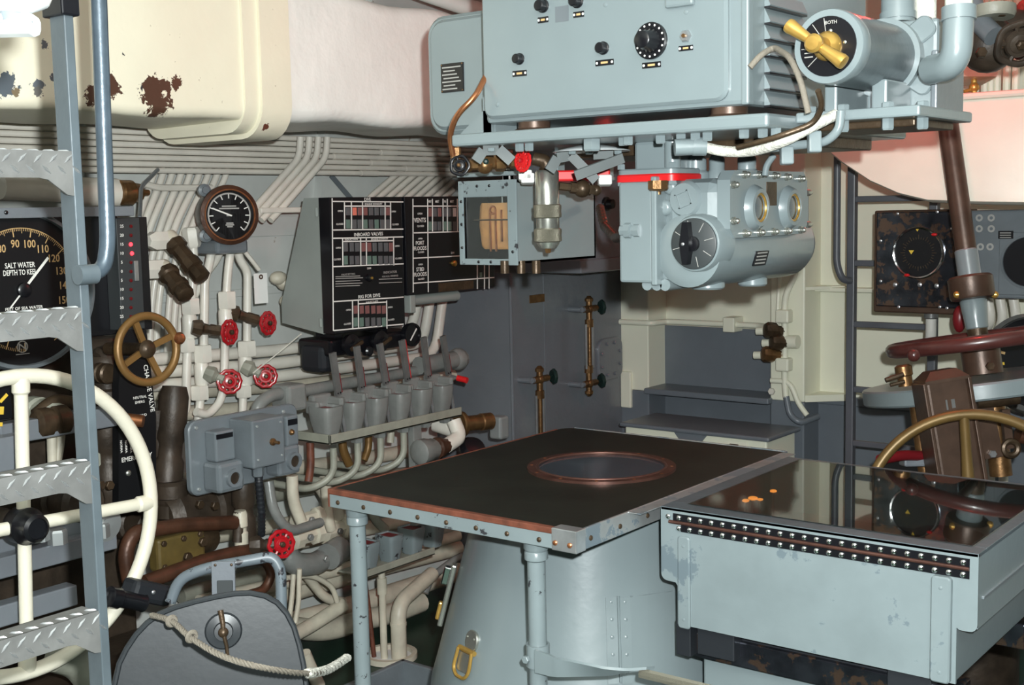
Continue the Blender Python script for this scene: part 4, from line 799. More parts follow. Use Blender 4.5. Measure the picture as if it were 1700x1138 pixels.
for (a, b, lab) in (((288, 402), (338, 464), 'upper dark bronze capped valve stem left of the round gauge'), ((276, 450), (310, 492), 'lower dark bronze capped valve stem left of the round gauge')):
    xo = 0 if a[0] == 288 else .045; p, q = PX(a[0], a[1], -3.45+xo), PX(b[0], b[1], -3.33+xo); d_ = (q-p).normalized(); L = (q-p).length; t = thing('capped_valve', lab, 'valve', q)
    MB().lathe(p, d_, [(.03, 0), (.036, .006), (.036, .03), (.028, .036), (.028, L*.5), (.034, L*.52), (.034, L*.7), (.026, L*.72), (.03, L*.78), (.03, L*.96), (.02, L)], 8).build('stem_cap', 'dark_bronze', t)
    MB().lathe(p-d_*.035, d_, [(.024, 0), (.028, .008), (.028, .03), (.026, .037)], 10).build('neck', 'dirty_pipe', t)
    MB().lathe(PX(a[0]-34, a[1]-2, -3.47+xo), AY, [(.02, -.02), (.034, 0), (.034, .06), (.026, .068)], 6).build('union_nut', 'cream_pipe', t)
p = PX(319, 392, -3.5); MB().lathe(p-AZ*.03, V((0, -.1, 1)), [(.024, -.01), (.03, 0), (.03, .05), (.024, .06)], 6).build('union_nut', 'cream_pipe', rp0)
t = thing('paper_tag', 'white paper tag with red eyelet hanging from a thin pipe', 'tag', PX(432, 503, -3.42)); a, b = PX(421, 455, -3.42), PX(445, 503, -3.42)
MB().box((-3.421, a.y, b.z), (-3.419, b.y, a.z), 0).build('tag', 'paper', t); MB().ring(PX(433, 460, -3.419), AX, .004, .009, .002, 14).build('eyelet', 'red_brown', t)
t = thing('hull_bracket', 'lumpy grey white cable fitting beside the indicator board', 'fitting', PX(470, 500, -3.6)); 
m = MB()
for px, py, r_ in ((462, 462, .03), (475, 470, .034), (478, 500, .03), (484, 515, .03)): m.sph(PX(px, py, -3.62), r_, 10, 7, (1, 1.3, .9))
m.build('fitting', 'dirty_pipe', t)
m = MB().tube([PX(420, 620, -3.4), PX(470, 580, -3.3), PX(500, 555, -3.2)], .0025, 6); one(m, 'thin_wire', 'cream_pipe', 'thin white wire running from a red valve up to the indicator board', 'wire')

# ================================================================== INDICATOR BOARDS
BXF = -3.15
def bc(x, y, X=BXF): return PX(490+x/3.923, 310+y/3.923, X)
def bline(par, x0_, y0_, x1_, y1_, w_=.0022, ma='white_mark', name='line_marking'):
    a, b = bc(x0_, y0_), bc(x1_, y1_); m = MB(); bar(m, a+AX*.0008, b+AX*.0008, w_, .0006, AX); return m.build(name, ma, par)
def bwin(par, x, y0_, y1_, ma, w_=13):
    a, b = bc(x-w_, y0_), bc(x+w_, y1_); return MB().box((BXF-.001, a.y, b.z), (BXF+.002, b.y, a.z), 0).build('indicator_window', ma, par)
def btext(par, s, x, y, h, sx=1.0, ma='white_mark'): return text(s, bc(x, y), AX, h*4.5/F/3.923, ma, par, 'lettering', AZ, sx)
t = thing('indicator_board', 'black hull opening indicator board headed DIVE with red and green windows', 'board', (BXF-.1, bc(470, 0).y, bc(470, 950).z))
a, b = bc(188, 66), bc(708, 960); YL = bc(236, 500).y; YR = bc(706, 500).y; zt_, zb_ = bc(470, 68).z, (bc(245, 955).z+bc(706, 915).z)/2
pan = MB().box((BXF-.055, YL, zb_), (BXF, YR, zt_), .003).build('front_panel', 'black', t)
MB().prism([(BXF-.055, YL+.002, zt_), (BXF-.055, YL+.002, zb_-.002), (BXF-.27, YL+.002, zb_+.03), (BXF-.27, YL+.002, zb_+.1), (BXF-.13, YL+.002, zt_)], (0, YR-YL-.004, 0)).build('housing', 'board_grey', t)
for z in (zt_-.05, zb_+.04): MB().cyl((BXF-.06, YL-.004, z-.015), (BXF-.06, YL-.004, z+.015), .006, n=8).build('hinge', 'board_grey', t)
L = lambda *a_: bline(pan, *a_)
for q in ((240, 75, 248, 940), (240, 97, 703, 100), (242, 283, 703, 277), (243, 337, 703, 328), (245, 522, 705, 503), (246, 750, 705, 720), (250, 938, 705, 896)): L(*q)
for x in (320, 365, 438, 585, 620): L(x, 99, x+1, 276)
L(320, 127, 620, 127)
for x in (308, 425, 462, 640): L(x, 335, x+2, 514)
L(308, 358, 640, 352)
for x in (372, 410, 595): L(x, 742, x+2, 925)
L(410, 764, 595, 752)
G = ['window_green', 'window_grey', 'window_grey', 'window_green', 'window_grey']; Rr = ['window_grey', 'window_red', 'window_grey', 'window_grey', 'window_red']
for i, x in enumerate((344, 386, 420, 457, 494, 530, 567, 602)): bwin(pan, x, 137, 187, 'window_lit' if i == 1 else Rr[(i*2) % 5]); bwin(pan, x, 215, 272, G[i % 5])
for i, x in enumerate((329, 368, 404, 444, 482, 517, 555, 591, 624)): bwin(pan, x, 366, 422, 'window_red' if i == 3 else Rr[(i*3+2) % 5] if i != 3 else 'window_red'); bwin(pan, x, 452, 507, G[(i*2) % 5])
for i, x in enumerate((393, 432, 469, 508, 544, 577)): bwin(pan, x, 777, 826, 'window_red'); bwin(pan, x, 855, 910, G[(i*3) % 5])
for s, x, y, h, sx in (('DIVE', 470, 84, 20, 1.0), ('INBOARD VALVES', 478, 311, 22, 1.05), ('RIG FOR DIVE', 482, 714, 22, 1.05), ('OPEN', 293, 160, 11, 1.1), ('OPEN', 640, 163, 11, 1.1), ('CLOSED', 290, 245, 11, 1.1), ('CLOSED', 652, 247, 11, 1.1), ('OPEN', 281, 400, 11, 1.1), ('OPEN', 664, 388, 11, 1.1), ('CLOSED', 274, 475, 11, 1.1), ('CLOSED', 673, 468, 11, 1.1), ('OPEN', 347, 805, 11, 1.1), ('OPEN', 618, 787, 11, 1.1), ('CLOSED', 340, 895, 11, 1.1), ('CLOSED', 624, 868, 11, 1.1), ('INDUCTION', 365, 345, 12, 1.2), ('ENGINE EXHAUST', 550, 342, 12, 1.15), ('ENGINE EXHAUST', 510, 114, 12, 1.15), ('HATCHES', 500, 752, 12, 1.5), ('DIM', 481, 533, 12, 1.2)): btext(pan, s, x, y, h, sx)
for s, x, y, h, sx in (('VALVE SETTING', 345, 572, 11, 1.1), ('INDICATOR', 618, 558, 15, 1.1), ('FOR HULL OPENINGS', 618, 584, 11, 1.0)): btext(pan, s, x, y, h, sx, 'grey_mark')
for y in (588, 600, 618, 634, 650): bline(pan, 262, y, 440-y % 30, y-6, .0014, 'grey_mark', 'fine_print')
for y in (604, 628): bline(pan, 545, y, 695, y-6, .0014, 'grey_mark', 'fine_print')
MB().lathe(bc(480, 595), AX, [(.014, 0), (.014, .008), (.01, .014), (.006, .014)], 16).build('dimmer_knob', 'black', t); MB().lathe(bc(480, 595)+AX*.014, AX, [(.005, 0), (.005, .004)], 8).build('knob_screw', 'brass', t)
# second board
t = thing('indicator_board', 'black vent and flood indicator board partly hidden by the lamp box', 'board', (BXF-.1, bc(1000, 0).y, bc(470, 700).z))
YL2, YR2 = bc(722, 400).y, bc(1300, 620).y; zb2 = (bc(735, 700).z+bc(1298, 664).z)/2
pan = MB().box((BXF-.06, YL2, zb2), (BXF, YR2, zt_), .003).build('front_panel', 'black', t); MB().box((-3.5, YL2+.02, zb2+.02), (BXF-.06, YR2-.02, zt_-.02), .004).build('housing', 'board_grey', t)
for q in ((766, 80, 768, 690), (862, 80, 866, 688), (765, 127, 1180, 127), (765, 302, 1180, 290), (767, 467, 1180, 446), (768, 630, 1296, 592), (893, 80, 894, 292), (962, 80, 963, 292), (990, 80, 991, 292), (1055, 80, 1056, 290), (1185, 495, 1186, 668), (1232, 495, 1232, 668), (1262, 495, 1262, 665)): L(*q) if False else bline(pan, *q)
for i, x in enumerate((877, 910, 940, 974, 1006, 1036, 1070)): bwin(pan, x, 140, 195, 'window_red' if i in (0, 2) else ('paper' if i == 5 else 'window_grey'), 11); bwin(pan, x, 228, 286, ['window_green', 'window_grey', 'window_grey', 'window_green'][i % 4], 11)
bwin(pan, 1208, 560, 590, 'window_green', 8)
for s, x, y, h, sx in (('VENTS', 812, 220, 30, .95), ('OPEN', 812, 177, 12, 1.1), ('CLOSED', 816, 258, 12, 1.1), ('PORT', 812, 368, 26, .9), ('FLOODS', 814, 403, 26, .9), ('OPEN', 814, 340, 11, 1.1), ('CLOSED', 819, 428, 11, 1.1), ('STBD', 814, 540, 26, .9), ('FLOODS', 815, 573, 26, .9), ('OPEN', 816, 508, 11, 1.1), ('CLOSED', 820, 602, 11, 1.1), ('MBT', 876, 98, 16, .8), ('MBT', 924, 98, 16, .9), ('FB', 975, 98, 16, .8), ('MBT', 1020, 98, 16, .9), ('DIM', 1025, 432, 14, 1.0)): btext(pan, s, x, y, h, sx)
np_ = MB().box((BXF, bc(915, 0).y, bc(1030, 678).z), (BXF+.001, bc(1145, 0).y, bc(1030, 622).z), 0).build('name_plate', 'dark_bronze', pan)
MB().lathe(bc(1030, 500), AX, [(.012, 0), (.012, .01), (.006, .014)], 14).build('dimmer_knob', 'brass', t)
a = bc(735, 735, -3.2); b = bc(1050, 718, -3.2); MB().cyl((-3.2, a.y, (a.z+b.z)/2), (-3.2, b.y, (a.z+b.z)/2), .021, n=20).build('conduit_tube', 'board_grey', t); MB().box((-3.24, a.y-.03, (a.z+b.z)/2-.045), (-3.16, a.y, (a.z+b.z)/2+.03), .004).build('end_bracket', 'board_grey', t)
# black valve group hanging under the first board
p = PX(610, 566, -3.2); t = thing('valve_group', 'black valve group with knobs right under the DIVE board', 'valve group', (-3.2, p.y, p.z-.06))
MB().box((-3.36, PX(545, 570, -3.2).y, p.z-.04), (-3.19, PX(690, 560, -3.2).y, p.z+.02), .01).build('body', 'black', t); MB().box((-3.34, PX(540, 570, -3.2).y, p.z-.1), (-3.22, PX(568, 570, -3.2).y, p.z), .02).build('end_lump', 'rubber', t)
for px in (575, 650): y_ = PX(px, 560, -3.2).y; MB().box((-3.34, y_-.02, p.z), (-3.24, y_+.02, zb_+.006), .002).build('hanger_lug', 'black', t)
for px, py in ((577, 573), (625, 567)): c = PX(px, py, -3.18); MB().lathe(c, AX, [(.035, 0), (.04, .01), (.04, .025), (.016, .03), (.016, .045)], 16).build('knob', 'black', t); m = MB(); bar(m, c+AX*.047-AY*.03-AZ*.012, c+AX*.047+AY*.03+AZ*.012, .006, .004, AX); m.build('knob_bar', 'dark_bronze', t)
c = PX(684, 556, -3.17); gg = MB().lathe(c, AX, [(.042, -.02), (.046, 0), (.044, .008), (.036, .008), (.036, .003)], 28).build('gauge_case', 'black', t); m = MB(); bar(m, c+AX*.008-AY*.018-AZ*.02, c+AX*.008+AY*.018+AZ*.022, .0025, .001, AX); m.build('needle', 'white_mark', gg)
c = PX(607, 583, -3.18); MB().lathe(c, AX, [(.02, 0), (.02, .02), (.014, .026)], 14).build('knob', 'black', t)

# ================================================================== LEVER MANIFOLD
def mc(x, y, X=-3.0): return PX(490+x/4.377, 540+y/4.377, X)
RZ = .872
t = thing('lever_manifold', 'grey blow manifold with six upright levers on an angle rail', 'manifold', (-3.1, 3.15, RZ))
yl, yr = mc(252, 850).y, mc(1212, 650).y
m = MB(); m.box((-3.008, yl, RZ), (-3.0, yr, RZ+.034), .002); m.box((-3.26, yl, RZ), (-3.0, yr, RZ+.008), .002); m.box((-3.26, yl, RZ), (-3.0, yl+.008, RZ+.034), .002); m.build('rail', 'olive_grey', t)
for i, x in enumerate((262, 440, 608, 778, 935, 1085)):
    yc = mc(x, 700, -3.05).y; w_ = .075 if i else .09
    Mx = Matrix.Translation((-3.075, yc, RZ+.008)); rings = []
    for h, s in ((0, .62), (.02, .72), (.06, .9), (.1, 1.0), (.112, .98), (.112, .8), (.1, .74)): rings.append([V((x_*s, y_*s, h)) for x_, y_ in rrect(.11, w_, .024, 4)])
    cup = MB().loops(rings, M=Mx).build('valve_chest', 'man_grey', t); MB().box((-.035, -w_*.32, .1), (.035, w_*.32, .104), 0, Mx).build('top_recess', 'red_dark', cup)
    m = MB(); m.box((-.06, -w_*.3, .1), (-.03, w_*.68, .148), .008, Mx); m.box((-.06, w_*.44, .105), (.035, w_*.68, .138), .01, Mx); m.box((-.06, -w_*.45, .085), (.0, -w_*.25, .13), .008, Mx); m.build('yoke', 'man_grey', cup)
    MB().cyl(Mx @ V((.02, w_*.56, .11)), Mx @ V((.03, w_*.66, .012)), .006, n=8).build('link_rod', 'steel', cup)
    bots = ((562, 657), (601, 647), (641, 639), (677, 633), (711, 629), (745, 623))[i]; a = PX(bots[0], bots[1], -3.1); tops = ((552, 588), (592, 577), (630, 573), (667, 567), (703, 562), (735, 560))[i]; b = PX(tops[0], tops[1]-2, -3.1); d_ = (b-a)
    lv = MB(); lx = d_.cross(AX).normalized()
    lv.loops([[p-lx*.012*k-AX*.006, p+lx*.012*k-AX*.006, p+lx*.012*k+AX*.006, p-lx*.012*k+AX*.006] for p, k in ((a, .9), (a+d_*.1, 1.0), (b, 1.05))]); lo = lv.build('lever', 'steer_brown' if False else 'plate', t)
    m = MB(); m.loops([[p+lx*.0125-AX*.012, p+lx*.018-AX*.012, p+lx*.018+AX*.004, p+lx*.0125+AX*.004] for p in (a+d_*.05, a+d_*(.98 if i == 3 else .5))]); m.build('red_edge', 'red_bright' if i == 3 else 'red_dark', lo)
    for s in (-.006, .006): rivet(a+d_*.06+lx*s+AX*.006, AX, .0035, lo, 'black')
    if i:
        hx = MB().lathe(Mx @ V((.03, .0, -.03)), AZ, [(.022, 0), (.024, .004), (.024, .026), (.02, .03)], 6).build('union_nut', 'man_grey', cup)
    if i in (0, 1, 2, 3):
        q = Mx @ V((.03, 0, -.03)); s = -1 if i != 1 else 1
        MB().tube([q, q-AZ*.1, q-AZ*.14+V((-.05, .07*s*-1 if i == 1 else -.07, 0)), q-AZ*.13+V((-.25, -.1, 0))], .0125, 10, .06).build('tail_pipe', 'olive_grey', t)
q = mc(905, 770); MB().box((-3.04, q.y-.022, .5), (-3.01, q.y+.022, RZ+.004), .003).build('support_strut', 'man_grey', t)
a = mc(1130, 370, -3.06); b = mc(1180, 385, -3.02); c = mc(1250, 403, -2.98); m = MB(); m.cyl(a, b, .006, n=8); m.build('spare_rod', 'steel', t); MB().cyl(b, c, .0115, n=12).build('red_grip', 'red_bright', t)
# grey header pipe behind the manifold
m = MB().tube([PX(424, 700, -3.1), PX(428, 672, -3.1), PX(450, 656, -3.1), PX(500, 650, -3.14), PX(762, 604, -3.2)], .021, 14, .08); hp = one(m, 'header_pipe', 'man_grey', 'grey header pipe bending down left of the six levers', 'pipe')
m = MB(); a = PX(484, 655, -3.1); m.box((a.x-.06, a.y-.04, a.z-.055), (a.x+.03, a.y+.045, a.z+.035), .012); one(m, 'header_tee', 'man_grey', 'square grey tee block on the header pipe', 'fitting')
a = PX(752, 598, -3.16); t = thing('end_valve', 'dull grey valve stub at the far end of the manifold header', 'valve', a-AZ*.03); m = MB(); m.cyl(a-AY*.2, a+AY*.06, .035, n=12); m.sph(a+AY*.03, .045, 12, 8); m.build('body', 'man_grey', t)
# bronze flange valve at right end of rail
a = PX(762, 705, -3.02); t = thing('flanged_valve', 'bronze flanged valve at the right end of the manifold rail', 'valve', a-AZ*.06)
MB().cyl(a-AX*.1-AY*.02, a+V((-.02, .0, -.02)), .035, n=14).build('stub', 'cream_pipe', t); MB().lathe(a, V((.25, 1, -.04)), [(.045, 0), (.05, .004), (.05, .016), (.03, .02), (.03, .1), (.034, .104), (.034, .15)], 16).build('body', 'bronze', t)
c = a+V((.045, .17, -.02)); MB().box(c-V((.03, .01, .06)), c+V((.03, .045, .03)), .01).build('end_flange', 'bolt_steel', t)
a = PX(735, 742, -2.952); t = thing('globe_valve', 'cream globe valve with brown bonnet half hidden by the chart table', 'valve', a-AZ*.05); MB().lathe(a-AY*.14, AY, [(.03, 0), (.046, .012), (.046, .05), (.04, .06), (.04, .085), (.03, .1)], 14).build('body', 'man_grey', t); m = MB(); m.lathe(a-AY*.04, AY, [(.03, 0), (.04, .006), (.04, .02), (.03, .026), (.028, .06)], 10); m.build('bonnet', 'red_brown', t); MB().tube([a+V((-.03, .1, .078)), a+V((0, .1, .02)), a+V((0, .02, 0))], .028, 12, .03).build('branch', 'cream_pipe', t)
a = PX(782, 742, -2.95); MB().lathe(a-AZ*.02, V((.6, -.2, .6)), [(.05, 0), (.055, .02), (.04, .04), (.01, .045)], 20).build('cap', 'black', t)

# ================================================================== JUNCTION BOX (blue grey)
JX = -2.86
def jc_(px, py, X=JX): return PX(px, py, X)
ya, yb = jc_(326, 760).y, jc_(507, 740).y; za, zb = (jc_(335, 820).z+jc_(500, 795).z)/2, (jc_(330, 702).z+jc_(495, 672).z)/2
t = thing('junction_box', 'blue grey electrical junction box group on a rounded backplate', 'junction box', (JX, (ya+yb)/2, za))
m = MB(); slab(m, fm((JX-.03, (ya+yb)/2, (za+zb)/2), AX), yb-ya, zb-za, .03, -.02, 0, .004); bp = m.build('backplate', 'blue_grey', t)
for y in (ya+.025, (ya+yb)/2-.04, yb-.06):
    for z in (za+.02, zb-.02): bolt((JX-.03, y, z), AX, .006, bp, 'bolt_steel')
def jbox(p0, p1, x0_, x1_, ch=.006, name='box'): a, b = jc_(p0[0], p0[1], x1_), jc_(p1[0], p1[1], x1_); return MB().box((x0_, a.y, b.z), (x1_, b.y, a.z), ch).build(name, 'blue_grey', t)
b1 = jbox((357, 718), (392, 762), JX-.03, JX+.02, name='relay_cover'); b2 = jbox((418, 700), (475, 768), JX-.03, JX+.075, name='main_box'); b3 = jbox((475, 692), (497, 738), JX-.03, JX+.03, name='side_box')
b4 = jbox((362, 772), (408, 812), JX-.03, JX+.045, .012, 'socket_housing'); b5 = jbox((462, 745), (500, 785), JX-.03, JX+.035, .01, 'socket_housing')
for px, py, xx, par in ((388, 794, JX+.045, b4), (488, 766, JX+.035, b5)): p = jc_(px, py, xx+.004); MB().ring(p-AX*.006, AX, .018, .027, .014, 20).build('socket_ring', 'blue_grey', par); MB().lathe(p-AX*.004, AX, [(.0185, 0), (.0185, .006), (.001, .006)], 18).build('socket_hole', 'mach_brown', par)
p = jc_(452, 734, JX+.076); MB().lathe(p, AX, [(.011, 0), (.011, .006), (.005, .008), (.005, .03)], 10).build('toggle', 'bronze', b2)
for dy in (-.045, .045):
    for dz in (-.05, .05): bolt((JX+.075, (jc_(418, 730, JX+.075).y+jc_(475, 730, JX+.075).y)/2+dy, (jc_(440, 700, JX+.075).z+jc_(440, 768, JX+.075).z)/2+dz), AX, .004, b2, 'bolt_steel')
a = jc_(373, 724, JX+.021); MB().box((JX+.02, a.y-.03, a.z-.007), (JX+.0215, a.y+.03, a.z+.007), 0).build('label_plate', 'black', b1)
a = jc_(486, 701, JX+.031); MB().box((JX+.03, a.y-.019, a.z-.009), (JX+.0315, a.y+.019, a.z+.009), 0).build('label_plate', 'black', b3); a = jc_(484, 718, JX+.03); MB().lathe(a, AX, [(.01, 0), (.008, .006), (.003, .01)], 10).build('screw_cap', 'bronze', b3)
m = MB(); pts = [jc_(429, 772, JX+.03), jc_(430, 800, JX+.02), jc_(434, 850, JX+.0), jc_(434, 888, JX-.045)]; full = []
for i in range(61): k = i/60*3; j = min(int(k), 2); full.append(pts[j].lerp(pts[j+1], k-j))
m.tube(full, lambda s_: .012+.0012*math.sin(s_*60*2.1), 10); one(m, 'armoured_hose', 'rubber', 'black armoured hose dropping out of the blue grey junction box', 'hose')
a = jc_(428, 772, JX+.035); MB().lathe(a-AZ*.01, -AZ, [(.018, -.02), (.018, .02), (.015, .025)], 8).build('hose_gland', 'blue_grey', t)
m = MB().tube([PX(446, 800, -2.95), PX(453, 850, -2.93), PX(480, 884, -2.93), PX(532, 868, -2.97)], .016, 12, .1); one(m, 'grey_hose', 'man_grey', 'grey bent pipe below the junction box', 'pipe')
c = PX(300, 722, -3.35); t = thing('knurled_cap', 'grey knurled round cap on the hull left of the junction box', 'cap', c-AZ*.04); MB().lathe(c-AX*.1, V((.9, -.4, .1)), [(.03, 0), (.03, .09), (.036, .095), (.036, .105), (.001, .106)], 24).build('cap', 'bolt_steel', t)
for i in range(20):
    a = 2*math.pi*i/20; x_, y_, z_ = frame(V((.9, -.4, .1))); q = c-AX*.1+z_*.095+(x_*math.cos(a)+y_*math.sin(a))*.038; MB().box((-.003, -.006, -.008), (.003, .006, .012), 0, fm(q, z_) @ Matrix.Rotation(a-math.pi/2, 4, 'Z')).build('knurl', 'bolt_steel', t)

# ================================================================== LOWER MANIFOLD, DRAIN PIPES
def kc(x, y, X): return PX(430+x/3.951, 850+y/3.951, X)
LZ = kc(900, 350, -2.98).z; yl, yr = kc(705, 430, -2.98).y, kc(1155, 270, -2.98).y
t = thing('lower_manifold', 'chipped grey lower drain manifold on a rail under the table', 'manifold', (-3.05, (yl+yr)/2, LZ))
m = MB(); m.box((-2.988, yl, LZ-.012), (-2.98, yr, LZ+.016), .002); m.box((-3.12, yl, LZ-.012), (-2.98, yr, LZ-.005), .002); m.build('rail', 'olive_grey', t)
for i, x in enumerate((715, 870, 1015, 1150)):
    yc = kc(x, 250, -3.04).y; Mx = Matrix.Translation((-3.05, yc, LZ-.004)); rings = []
    for h, s in ((0, .66), (.03, .8), (.075, .95), (.085, 1.0), (.098, .98), (.098, .8), (.09, .75)): rings.append([V((x_*s, y_*s, h)) for x_, y_ in rrect(.09, .072, .014, 3)])
    cup = MB().loops(rings, M=Mx).build('valve_chest', 'greychip', t); MB().box((-.03, -.024, .09), (.03, .024, .094), 0, Mx).build('top_recess', 'red_dark', cup)
t = thing('drain_pipe', 'cream drain pipe with elbow standing in the deck hole', 'pipe', PZ(663, 1095, .0)); q = PZ(663, 1090, .012)
ez = PX(663, 1003, q.x).z; MB().tube([(q.x, q.y, .0), (q.x, q.y, ez), (q.x-.06, q.y+.26, ez+.04)], .029, 16, .07, 7).build('pipe', 'dirty_pipe', t); MB().cyl((q.x, q.y, ez*.62), (q.x, q.y, ez*.62+.012), .031, n=16).build('collar', 'dirty_pipe', t)
q = PZ(638, 1090, .012); m = MB().tube([(q.x, q.y, 0), (q.x, q.y, LZ-.01)], .0135, 12); m.cyl((q.x, q.y, .25), (q.x, q.y, .31), .019, n=12); one(m, 'drain_tube', 'dirty_pipe', 'thin cream drain tube from the lower manifold into the deck hole', 'pipe')
q = PZ(621, 1088, .012); m = MB().tube([(q.x, q.y, 0), (q.x-.01, q.y-.01, .2), (q.x-.015, q.y-.03, LZ-.02)], .009, 10, .05); one(m, 'drain_tube', 'rust_edge', 'thin rusted drain tube from the lower manifold into the deck hole', 'pipe')
for i, (px0, py0_, px1, py1_, X, r_, ma, lab) in enumerate(((330, 1030, 760, 910, -3.5, .036, 'dirty_pipe', ''), (330, 1075, 760, 950, -3.42, .042, 'dirty_pipe', ''), (300, 990, 760, 880, -3.55, .03, 'olive_grey', ''), (330, 1000, 760, 890, -3.437, .024, 'dirty_pipe', ''), (300, 945, 760, 850, -3.58, .03, 'dirty_pipe', ''), (300, 900, 760, 810, -3.62, .028, 'dirty_pipe', ''), (300, 850, 760, 775, -3.66, .03, 'olive_grey', ''), (300, 800, 760, 735, -3.66, .03, 'dirty_pipe', ''))):
    a, b = PX(px0, py0_, X), PX(px1, py1_, X); b = a.lerp(b, min(1, (4.223-a.y)/(b.y-a.y))) if X < -3.6 else b; m = MB().tube([a, a.lerp(b, .5)+V((.01, 0, .015*(-1)**i)), b], r_, 14, .3); one(m, 'bilge_pipe', ma, 'stained pipe low along the hull behind the table leg, %s counted up from deck' % ORD[sorted(range(8), key=lambda k: -(1030, 1075, 990, 1000, 945, 900, 850, 800)[k]).index(i)], 'pipe', 'low pipes along the hull')
for i, (pts, r_, ma) in enumerate((([(478, 925), (500, 945), (540, 995), (570, 1000)], .018, 'dirty_pipe'), ([(475, 960), (520, 955), (552, 975), (560, 1000)], .01, 'dirty_pipe'), ([(488, 945), (484, 1000), (480, 1030)], .009, 'dirty_pipe'), ([(497, 945), (496, 1000), (490, 1035)], .009, 'dirty_pipe'), ([(705, 985), (715, 960), (760, 925), (800, 915)], .016, 'man_grey'), ([(540, 800), (545, 860), (550, 880)], .02, 'dirty_pipe'), ([(615, 800), (618, 860), (640, 880)], .018, 'olive_grey'))):
    m = MB().tube([PX(a, b, (-3.28, -3.2, -3.15, -3.11, -3.2, -3.2, -3.2)[i]) for a, b in pts], r_, 10, .08); one(m, 'branch_pipe', ma, ('thick stained branch pipe sweeping down right of the tube frame', 'thin stained bent tube beside the thick branch pipe', 'thin straight tube hanging behind the round seat', 'second thin straight tube hanging behind the round seat', 'grey bent branch pipe beside the conical drum', 'stained upright branch pipe behind the table corner', 'olive grey upright branch pipe under the lever manifold')[i], 'pipe', 'small branch pipes')
c = PX(540, 930, -3.15); t = thing('bend_casting', 'wide grey white pipe bend behind the lower red valve', 'pipe', c-AZ*.06); MB().tube([PX(470, 880, -3.2), PX(478, 935, -3.15), PX(520, 940, -3.15), PX(560, 912, -3.2)], .04, 16, .12).build('bend', 'man_grey', t); MB().cyl(PX(545, 925, -3.13), PX(565, 912, -3.15), .048, n=14).build('flange', 'man_grey', t); bolt(PX(540, 928, -3.1), AX, .012, t, 'man_grey')
redvalve(425, 906, 467, 904, vr*.55-vf*.8, .046, 'lower red handwheel valve on the brown pipe behind the seat', X=-2.9, body='mach_brown')

for pts, r_, ma, X, lab in (([(515, 735), (516, 775), (512, 800)], .014, 'rust_edge', -3.15, 'rust orange tube below the left end of the lever rail'), ([(568, 728), (570, 750), (580, 772)], .016, 'wheel_bronze', -3.2, 'brownish tube between the tail pipes of the levers'), ([(612, 715), (612, 745), (604, 765)], .014, 'wheel_bronze', -3.2, 'short brownish tube beside the lever rail strut'), ([(650, 690), (650, 705), (648, 735)], .014, 'dirty_pipe', -3.18, 'short cream tube under the middle of the lever rail'),
        ([(530, 800), (548, 830), (560, 860)], .03, 'dirty_pipe', -3.3, 'thick stained pipe slanting down behind the table corner'), ([(485, 790), (486, 832), (500, 866)], .02, 'dirty_pipe', -3.05, 'stained upright nipple beside the grey bent pipe'), ([(470, 1040), (540, 1050), (600, 1030), (650, 1020), (700, 1000)], .04, 'dirty_pipe', -3.31, 'fat cream pipe lying just above the green deck'), ([(440, 1075), (500, 1050), (570, 1005)], .026, 'dirty_pipe', -3.21, 'cream pipe slanting up from the deck beside the seat'), ([(505, 1085), (520, 1120), (530, 1140)], .022, 'dirty_pipe', -3.0, 'short chipped cream pipe stub beside the round topped seat')):
    m = MB().tube([PX(a, b, X) for a, b in pts], r_, 12, .12); one(m, 'branch_pipe', ma, lab, 'pipe')
for px, py, X, r_, lab in ((503, 890, -3.09, .042, 'stained valve bonnet above the lower red handwheel'), (508, 862, -3.2, .032, 'cream valve cap at the end of the grey bent pipe'), (552, 880, -3.29, .045, 'blue grey flange behind the table leg')):
    p = PX(px, py, X); t = thing('pipe_fitting', lab, 'fitting', p-AZ*.04); MB().lathe(p-AY*.06, AY, [(r_*.6, 0), (r_, .01), (r_, .04), (r_*.75, .045), (r_*.75, .1), (r_, .105), (r_, .13)], 8).build('body', 'dirty_pipe' if px != 548 else 'blue_grey', t); bolt(p+AX*r_*.8, AX, .012, t, 'man_grey')
